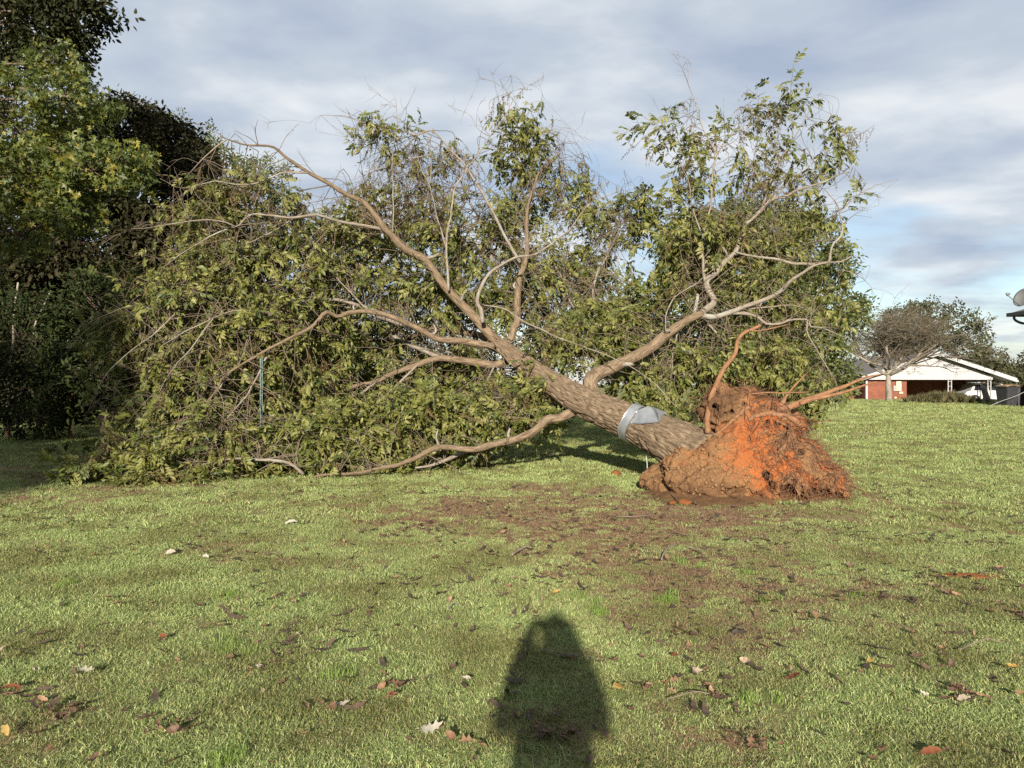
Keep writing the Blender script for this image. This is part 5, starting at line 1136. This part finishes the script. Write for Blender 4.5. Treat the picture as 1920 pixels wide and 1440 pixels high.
def field(y0, y1, dens, idlo, idhi, smin, smax, margin=3.2, keep=1.0):
    A = 0; xm = lambda y: .76 * y + margin
    n = int(dens * (y1 - y0) * 2 * xm((y0 + y1) / 2)); y = rng.uniform(y0, y1, n * 2); x = rng.uniform(-1, 1, n * 2) * xm(y1); ok = np.abs(x) < xm(y); x, y = x[ok][:n], y[ok][:n]
    b = bare(x, y); k = rng.random(len(x)) > b * .72; x, y, b = x[k], y[k], b[k]
    z = terrain(x, y); gp.append(np.stack([x, y, z], 1)); gs.append(rng.uniform(smin, smax, len(x)) * (1 - .45 * b)); gi_.append(rng.integers(idlo, idhi, len(x)))
field(2.1, 5.0, 210, 0, 5, .7, 1.15); field(5.0, 8.0, 130, 0, 5, .8, 1.3); field(8.0, 12.5, 55, 0, 8, .9, 1.35); field(12.5, 19, 22, 5, 8, 1.0, 1.5); field(19, 30, 9, 5, 8, 1.3, 2.1); field(30, 47, 3.5, 5, 8, 1.8, 2.8)
gp_, gs_, gii = np.concatenate(gp), np.concatenate(gs), np.concatenate(gi_)
inside = sdf(gp_ + np.array([0, 0, .02]), False) < .02
gp_, gs_, gii = gp_[~inside], gs_[~inside], gii[~inside]
gr = np.stack([rng.normal(0, .06, len(gp_)), rng.normal(0, .06, len(gp_)), rng.uniform(0, 6.283, len(gp_))], 1)
tall = [(410,1120),(415,1215),(440,1228),(1130,1150),(1085,1125),(1245,1120),(1420,1320),(1440,1130),(130,1100),(640,1270),(1290,1060),(1600,1120),(430,1435),(1250,1130),(1390,1075)]
tq = []
for a, b_ in tall:
    d = CAM_H * FPX / (b_ - 720)
    for k in range(3): q = P(a, b_, d); tq.append((q[0] + rng.normal(0, .05), q[1] + rng.normal(0, .05), 0))
tq = np.array(tq)
gp_ = np.vstack([gp_, tq]); gs_ = np.concatenate([gs_, rng.uniform(.6, 1.0, len(tq))]); gii = np.concatenate([gii, rng.integers(8, 10, len(tq))]); gr = np.vstack([gr, np.stack([0 * tq[:, 0], 0 * tq[:, 0], rng.uniform(0, 6, len(tq))], 1)])
M['thatch'] = leafmat('dry_thatch', [(0.0, (0.075, 0.050, 0.030)), (0.5, (0.15, 0.105, 0.060)), (1.0, (0.25, 0.19, 0.11))], .8, .15, .2)
PR_GRASS += [proto('thatch_%d' % i, tuft(80 + i, 60, .13, .008, .028, .0022, M['thatch'], 3.0)) for i in range(3)]
n = 9000; y = rng.uniform(2.2, 13, n); x = rng.uniform(-1, 1, n) * (.72 * y + 1); b_ = bare(x, y); kp = rng.random(n) < (.10 + b_ * 1.3); x, y = x[kp], y[kp]
tq = np.stack([x, y, terrain(x, y)], 1); tq = tq[sdf(tq + np.array([0, 0, .02]), False) > .02]; n = len(tq)
gp_ = np.vstack([gp_, tq]); gs_ = np.concatenate([gs_, rng.uniform(.7, 1.3, n)]); gii = np.concatenate([gii, rng.integers(10, 13, n)]); gr = np.vstack([gr, np.stack([0 * tq[:, 0], 0 * tq[:, 0], rng.uniform(0, 6.283, n)], 1)])
lawn = scatter('grass', gp_, gr, gs_, gii, PR_GRASS); tag(lawn, 'short patchy green lawn grass', 'grass', kind='stuff')
print('tufts', len(gp_))

def deadleaf(seed, L, W, material, curl=.5, lobes=0):
    """curled dry leaf, lobed like an oak's or plain"""
    g = np.random.default_rng(seed); m_ = MB(); n = 13; s = np.linspace(0, 1, n)
    w = W * np.sin(np.clip(s, .02, .98) * math.pi) ** .75 * (1 + (.55 * np.cos(s * math.pi * 2 * lobes) if lobes else 0) * 1.0) / (1.4 if lobes else 1)
    w[0] = W * .05; w[-1] = 0
    bend = curl * g.uniform(.5, 1.3); cx_ = L * (s - .5); cz = bend * L * .35 * (4 * (s - .5) ** 2) * g.choice([1, -.4]) + .008
    cy_ = L * .08 * np.sin(s * 3 + seed); up_ = curl * g.uniform(.3, 1.1)
    c = np.stack([cx_, cy_, cz], 1); l_ = c + np.stack([0 * s, w, np.abs(w) * up_ + .004 * np.sin(s * 21 + seed)], 1); r_ = c + np.stack([0 * s, -w, np.abs(w) * up_ * g.uniform(.3, 1.2) + .004 * np.cos(s * 17)], 1)
    i = np.arange(n - 1)
    q = np.concatenate([np.stack([i, i + 1, i + 1 + n, i + n], 1), np.stack([i, i + 2 * n, i + 1 + 2 * n, i + 1], 1)])
    m_.add(np.vstack([c, l_, r_]), q, attr=g.random() * .3)
    tube(m_, [c[0], c[0] + np.array([-.02, .004, -.003])], .0012, 3, cap=False)
    return m_.mesh('dead_leaf', material, True, 'tint')
DL = [deadleaf(i, [.085, .10, .075, .11, .09, .095][i], [.018, .028, .022, .03, .016, .024][i], M['dead'], [.5, .7, 1.0, .4, .8, .6][i], [0, 3, 0, 3, 0, 0][i]) for i in range(6)]
def on_ground(px, py): d = CAM_H * FPX / (py - 720); q = P(px, py, d); return np.array([q[0], q[1], float(terrain(q[0], q[1]))])
SPECIAL = [(808,1379,'pale_leaf',.11,.034,4,'pale lobed oak leaf lying face up near the bottom edge'),(160,1273,'pale_leaf',.085,.028,3,'whitish curled lobed leaf on the grass at the lower left'),(877,1282,'pale_leaf',.05,.012,0,'small white curled leaf left of the shadow on the grass'),(1160,1298,'yellow_leaf',.075,.03,0,'upright yellow and orange leaf just right of the shadow'),
           (320,1043,'pale_leaf',.09,.03,0,'whitish leaf standing on the lawn at the left, middle distance'),(385,1052,'pale_leaf',.07,.02,0,'flat cream leaf beside a darker clump on the left lawn'),(545,986,'pale_leaf',.14,.022,0,'long pale leaf strip in the lawn left of centre'),(1042,1120,'yellow_leaf',.07,.014,0,'narrow yellow leaf just above the head of the shadow'),
           (1632,1253,'yellow_leaf',.045,.016,0,'small yellow leaf in the grass on the right'),(10,1383,'yellow_leaf',.07,.016,0,'orange leaf at the left edge near the bottom'),(1745,1423,'red_leaf',.085,.018,0,'rust orange leaf at the bottom right'),(1265,1240,'red_leaf',.04,.016,0,'small rust leaf right of the shadow'),(20,1302,'red_leaf',.11,.02,0,'long reddish leaf at the lower left edge'),(735,1312,'red_leaf',.035,.012,0,'tiny red leaf at the far left of the leaf line beside the shadow'),(1490,1283,'red_leaf',.08,.02,0,'reddish pair-like leaf below the bare patch on the right'),(1900,1268,'yellow_leaf',.06,.018,0,'tan leaf near the right edge'),(1730,1315,'pale_leaf',.045,.012,0,'small white leaf beside the dark leaf clump on the right'),(305,1205,'red_leaf',.05,.02,0,'curled orange red leaf on the left lawn')]
for k, (px, py, mt, L_, W_, lob, lab) in enumerate(SPECIAL):
    q = on_ground(px, py); o = link('fallen_leaf', deadleaf(200 + k, L_, W_, M[mt], .6, lob)); o.location = (q[0], q[1], q[2] + .034); o.rotation_euler = (rng.uniform(.1, .5), rng.normal(0, .2), rng.uniform(-.6, .6) + (1.2 if px == 1160 else 0)); tag(o, lab, 'leaf')
spots = []
clumps = [(90,1335,14,'at the lower left edge'),(330,1370,16,'at the bottom left'),(870,1395,4,'beside the pale oak leaf'),(1040,1380,22,'inside the lower part of the shadow'),(1020,1350,8,'inside the middle of the shadow'),(1790,1310,16,'of the large heap at the lower right'),(1820,1320,8,'at the right rim of the lower right heap'),(520,1135,6,'left of the head of the shadow'),(250,1130,8,'in the middle of the left lawn'),(1330,1275,6,'right of the yellow leaf'),(1280,1195,12,'on the brown patch beside the shadow head'),(1740,1245,8,'above the heap at the lower right'),(1420,1395,12,'on the bare patch at bottom right'),(450,1048,8,'beside the flat cream leaf on the left lawn'),(80,1040,8,'near the left edge, middle distance'),(740,1290,8,'in a line left of the shadow'),(1350,1315,6,'just below the yellow leaf'),(620,1330,6,'between the bottom left heap and the shadow'),(1240,1290,6,'close right of the yellow leaf'),(1000,990,6,'on the soil in front of the trunk')]
for a, b_, n, where in clumps:
    for k in range(n): spots.append((a + rng.normal(0, 28), b_ + rng.normal(0, 9), 'brown leaf in the cluster ' + where))
while len(spots) < 290:
    y = 1000 + 440 * rng.random() ** .9; x = rng.uniform(-10, 1930)
    spots.append((x, y, None))
KINDS = ['narrow', 'lobed', 'small pointed', 'broad lobed', 'slender', 'broad oval']
for (a, b_, where) in spots:
    k = int(rng.integers(0, 6)); q = on_ground(a, min(b_, 1438)); o = bpy.data.objects.new('dead_leaf', DL[k]); COL.objects.link(o)
    o.location = (q[0], q[1], q[2] + rng.uniform(.016, .034)); o.rotation_euler = (rng.normal(0, .35), rng.normal(0, .3), rng.uniform(0, 6.283)); s_ = rng.uniform(.35, .85); o.scale = (s_, s_, s_)
    col_ = 'left edge' if a < 320 else 'left third' if a < 640 else 'left of the shadow' if a < 1000 else 'right of the shadow' if a < 1280 else 'right third' if a < 1600 else 'right edge'
    row_ = 'far' if b_ < 1110 else 'mid' if b_ < 1270 else 'nearest'
    tag(o, (where + ', ' + KINDS[k]) if where else '%s brown leaf lying singly on the %s lawn, %s' % (KINDS[k], row_, col_), 'leaf', 'brown dead leaves strewn over the near lawn')
PR_LIT = [proto('litter_%d' % i, deadleaf(400 + i, .10 + .03 * i, .016 + .004 * i, M['dark_litter'], .4, 0)) for i in range(3)] + [proto('litter_r%d' % i, deadleaf(420 + i, .08, .022, M['dead'], .5, 0)) for i in range(2)]
n = 5600; y = 3.4 + 24 * rng.random(n * 3) ** 1.35; x = rng.uniform(-1, 1, n * 3) * (.74 * y + 1)
f = fbm(np.stack([x * .9, y * 1.4, 0 * x + 8], -1), 3); w = sstep(.42, .66, f) + .05 + .5 * bare(x, y); kp = rng.random(n * 3) < w * .75; x, y = x[kp][:n], y[kp][:n]
lit = np.stack([x, y, terrain(x, y) + rng.uniform(.008, .024, len(x))], 1); ok = sdf(lit, False) > .0; lit = lit[ok]
lo_ = scatter('leaf_litter', lit, np.stack([rng.normal(0, .25, len(lit)), rng.normal(0, .2, len(lit)), rng.uniform(0, 6.283, len(lit))], 1), rng.uniform(.3, .9, len(lit)), rng.choice(5, len(lit), p=[.28, .27, .22, .12, .11]), PR_LIT)
tag(lo_, 'dark wet leaf litter flecked over the farther lawn', 'leaf litter', kind='stuff')
# sticks on the grass
for k, (pts, r_, mt, lab) in enumerate([([(1800,1229),(1850,1216),(1880,1217)], .004, 'twig', 'bent grey twig on the grass at the right'),([(960,1046),(985,1035),(992,1033)], .010, 'limb', 'short pale stick on the grass above the shadow'),([(1155,975),(1200,976),(1228,970)], .008, 'twig', 'thin curved stick on the brown patch below the mound'),([(1240,1056),(1250,1042),(1268,1025)], .007, 'palebark', 'grey twig standing out of the grass below the root ball'),([(1240,925),(1262,938),(1275,948)], .009, 'darkbark', 'dark stick at the left foot of the dirt mound'),
        ([(1585,826),(1610,822),(1630,822)], .012, 'limb', 'pale stick on the lawn right of the root ball'),([(1390,1180),(1372,1210),(1395,1245)], .003, 'twig', 'thin dry stalk on the lower right grass'),([(1330,1310),(1300,1314),(1250,1320)], .004, 'twig', 'thin straight twig right of the shadow near the bottom'),([(980,985),(1010,978),(1050,979)], .006, 'twig', 'fine twig on the bare soil left of the mound'),([(1880,1420),(1900,1436)], .007, 'darkbark', 'dark stick at the bottom right corner'),([(840,1150),(850,1142),(862,1138)], .005, 'palebark', 'pale bent twig left of the head of the shadow'),([(1070,940),(1110,934),(1150,936)], .008, 'darkbark', 'dark twig on the soil between the branch and the mound')]):
    pp = [on_ground(*q) + np.array([0, 0, .03 + .02 * (i_ == 1)]) for i_, q in enumerate(pts)]
    mb = MB(); tube(mb, wobble(resample(pp, 16), .01, 5, 700 + k), np.linspace(r_, r_ * .6, 16), 7); o = mb.build('stick', M[mt], uv=True); tag(o, lab, 'stick', 'sticks on the lawn')
q = on_ground(1815, 1084); cm = clod_mesh('clay_patch', M['clay'], 77, .5, 4); o = link('clay_patch', cm); o.location = (q[0], q[1], q[2]); o.scale = (.25, .11, .026); tag(o, 'bare streak of orange clay in the grass at the right', 'clay patch')

# ------------------------------------------------------------------ the photographer, standing at the viewpoint (seen only as a shadow)
M['jacket'] = simple('grey_jacket', (.16, .17, .19), .85, scale=25, var=.15); M['trousers'] = simple('blue_jeans', (.07, .09, .14), .85, scale=40, var=.2); M['skin'] = simple('skin', (.45, .28, .20), .55, scale=20, var=.06); M['hair'] = simple('brown_hair', (.06, .04, .028), .6, scale=30, var=.3); M['phone'] = simple('phone_black', (.02, .02, .022), .25)
person = empty('person', (-.06, -.46, 0)); tag(person, 'person in a jacket holding a phone up, throwing the shadow on the lawn', 'person')
def skin(verts, edges, root_i, name, parent, subs=2):
    me = bpy.data.meshes.new(name); me.from_pydata([v[:3] for v in verts], edges, []); o = bpy.data.objects.new(name, me); COL.objects.link(o)
    md = o.modifiers.new('skin', 'SKIN'); sv = me.skin_vertices[0].data
    for i, v in enumerate(verts): sv[i].radius = (v[3], v[4] if len(v) > 4 else v[3]); sv[i].use_root = i == root_i
    sm = o.modifiers.new('sub', 'SUBSURF'); sm.levels = subs; sm.render_levels = subs
    dg = bpy.context.evaluated_depsgraph_get(); ev_ = bpy.data.meshes.new_from_object(o.evaluated_get(dg)); bpy.data.objects.remove(o)
    ev_.polygons.foreach_set('use_smooth', np.full(len(ev_.polygons), True)); r_ = bpy.data.objects.new(name, ev_); COL.objects.link(r_); r_.parent = parent; return r_
V = [(0, 0, .95, .18, .14), (0, -.01, 1.12, .185, .13), (0, -.01, 1.28, .195, .13), (0, 0, 1.44, .16, .11), (0, .02, 1.52, .12), (0, .03, 1.57, .075, .08), (0, .03, 1.64, .088, .10), (0, .025, 1.71, .070, .08)]
E = [(i, i + 1) for i in range(7)]
for s in (-1, 1):
    b = len(V); V += [(s * .10, 0, .88, .092), (s * .12, .02, .50, .058), (s * .125, -.02, .30, .055), (s * .13, -.03, .08, .042), (s * .14, .06, .035, .04, .03), (s * .145, .14, .025, .036, .02)]; E += [(0, b)] + [(b + i, b + i + 1) for i in range(5)]
    b = len(V); V += [(s * .17, 0, 1.43, .085), (s * .21, .03, 1.31, .07), (s * .225, .08, 1.19, .06), (s * .165, .23, 1.35, .078), (s * .13, .35, 1.49, .055), (s * .14, .385, 1.53, .034, .016)]; E += [(3, b)] + [(b + i, b + i + 1) for i in range(5)]
    for f in range(4):                       # four fingers wrap round the phone's back, the thumb rests on its face
        k = len(V); z_ = 1.585 - f * .022; V += [(s * .115, .412, z_, .010), (s * .085, .425, z_ + .002, .009), (s * (.062 + .004 * f), .421, z_, .008)]; E += [(b + 5, k), (k, k + 1), (k + 1, k + 2)]
    k = len(V); V += [(s * .125, .378, 1.555, .012), (s * .095, .385, 1.565, .0095), (s * .078, .388, 1.57, .008)]; E += [(b + 5, k), (k, k + 1), (k + 1, k + 2)]
body = skin(V, E, 0, 'body', person)
for m_ in ('jacket', 'trousers', 'skin'): body.data.materials.append(M[m_])
for pl in body.data.polygons:
    c = pl.center; pl.material_index = 2 if (c.z > 1.475 and abs(c.x) < .12 and c.y < .2) or (c.y > .345 and c.z > 1.3) else (1 if c.z < .93 else 0)
bm = bmesh.new(); bmesh.ops.create_uvsphere(bm, u_segments=24, v_segments=16, radius=1)
for v in list(bm.verts):
    if v.co.z < -.25 and v.co.y > -.2 or (v.co.y > .62 and v.co.z < .35): bm.verts.remove(v)
me = bpy.data.meshes.new('hair'); bm.to_mesh(me); bm.free(); me.materials.append(M['hair']); o = bpy.data.objects.new('hair', me); COL.objects.link(o); o.parent = person; o.location = (0, .015, 1.665); o.scale = (.087, .108, .10)
def psph(name, loc, sc, m_):
    bm = bmesh.new(); bmesh.ops.create_uvsphere(bm, u_segments=12, v_segments=8, radius=1); me = bpy.data.meshes.new(name); bm.to_mesh(me); bm.free(); me.materials.append(m_); o = bpy.data.objects.new(name, me); COL.objects.link(o); o.parent = person; o.location = loc; o.scale = sc
for s in (-1, 1): psph('eye', (s * .031, .112, 1.645), (.013, .010, .010), M['white']); psph('ear', (s * .077, .03, 1.63), (.010, .02, .03), M['skin'])
psph('nose', (0, .128, 1.615), (.013, .018, .022), M['skin']); psph('mouth', (0, .115, 1.578), (.024, .008, .006), M['redbark'])
bm = bmesh.new(); bmesh.ops.create_cube(bm, size=1); bmesh.ops.scale(bm, vec=(.155, .009, .075), verts=bm.verts); bmesh.ops.bevel(bm, geom=list(bm.edges), offset=.003, segments=2, affect='EDGES')
me = bpy.data.meshes.new('phone'); bm.to_mesh(me); bm.free(); me.materials.append(M['phone']); o = link('phone', me); o.location = (-.06, -.055, 1.553); tag(o, 'black phone held sideways at the viewpoint by the person', 'phone')
print('objects', len(bpy.data.objects))
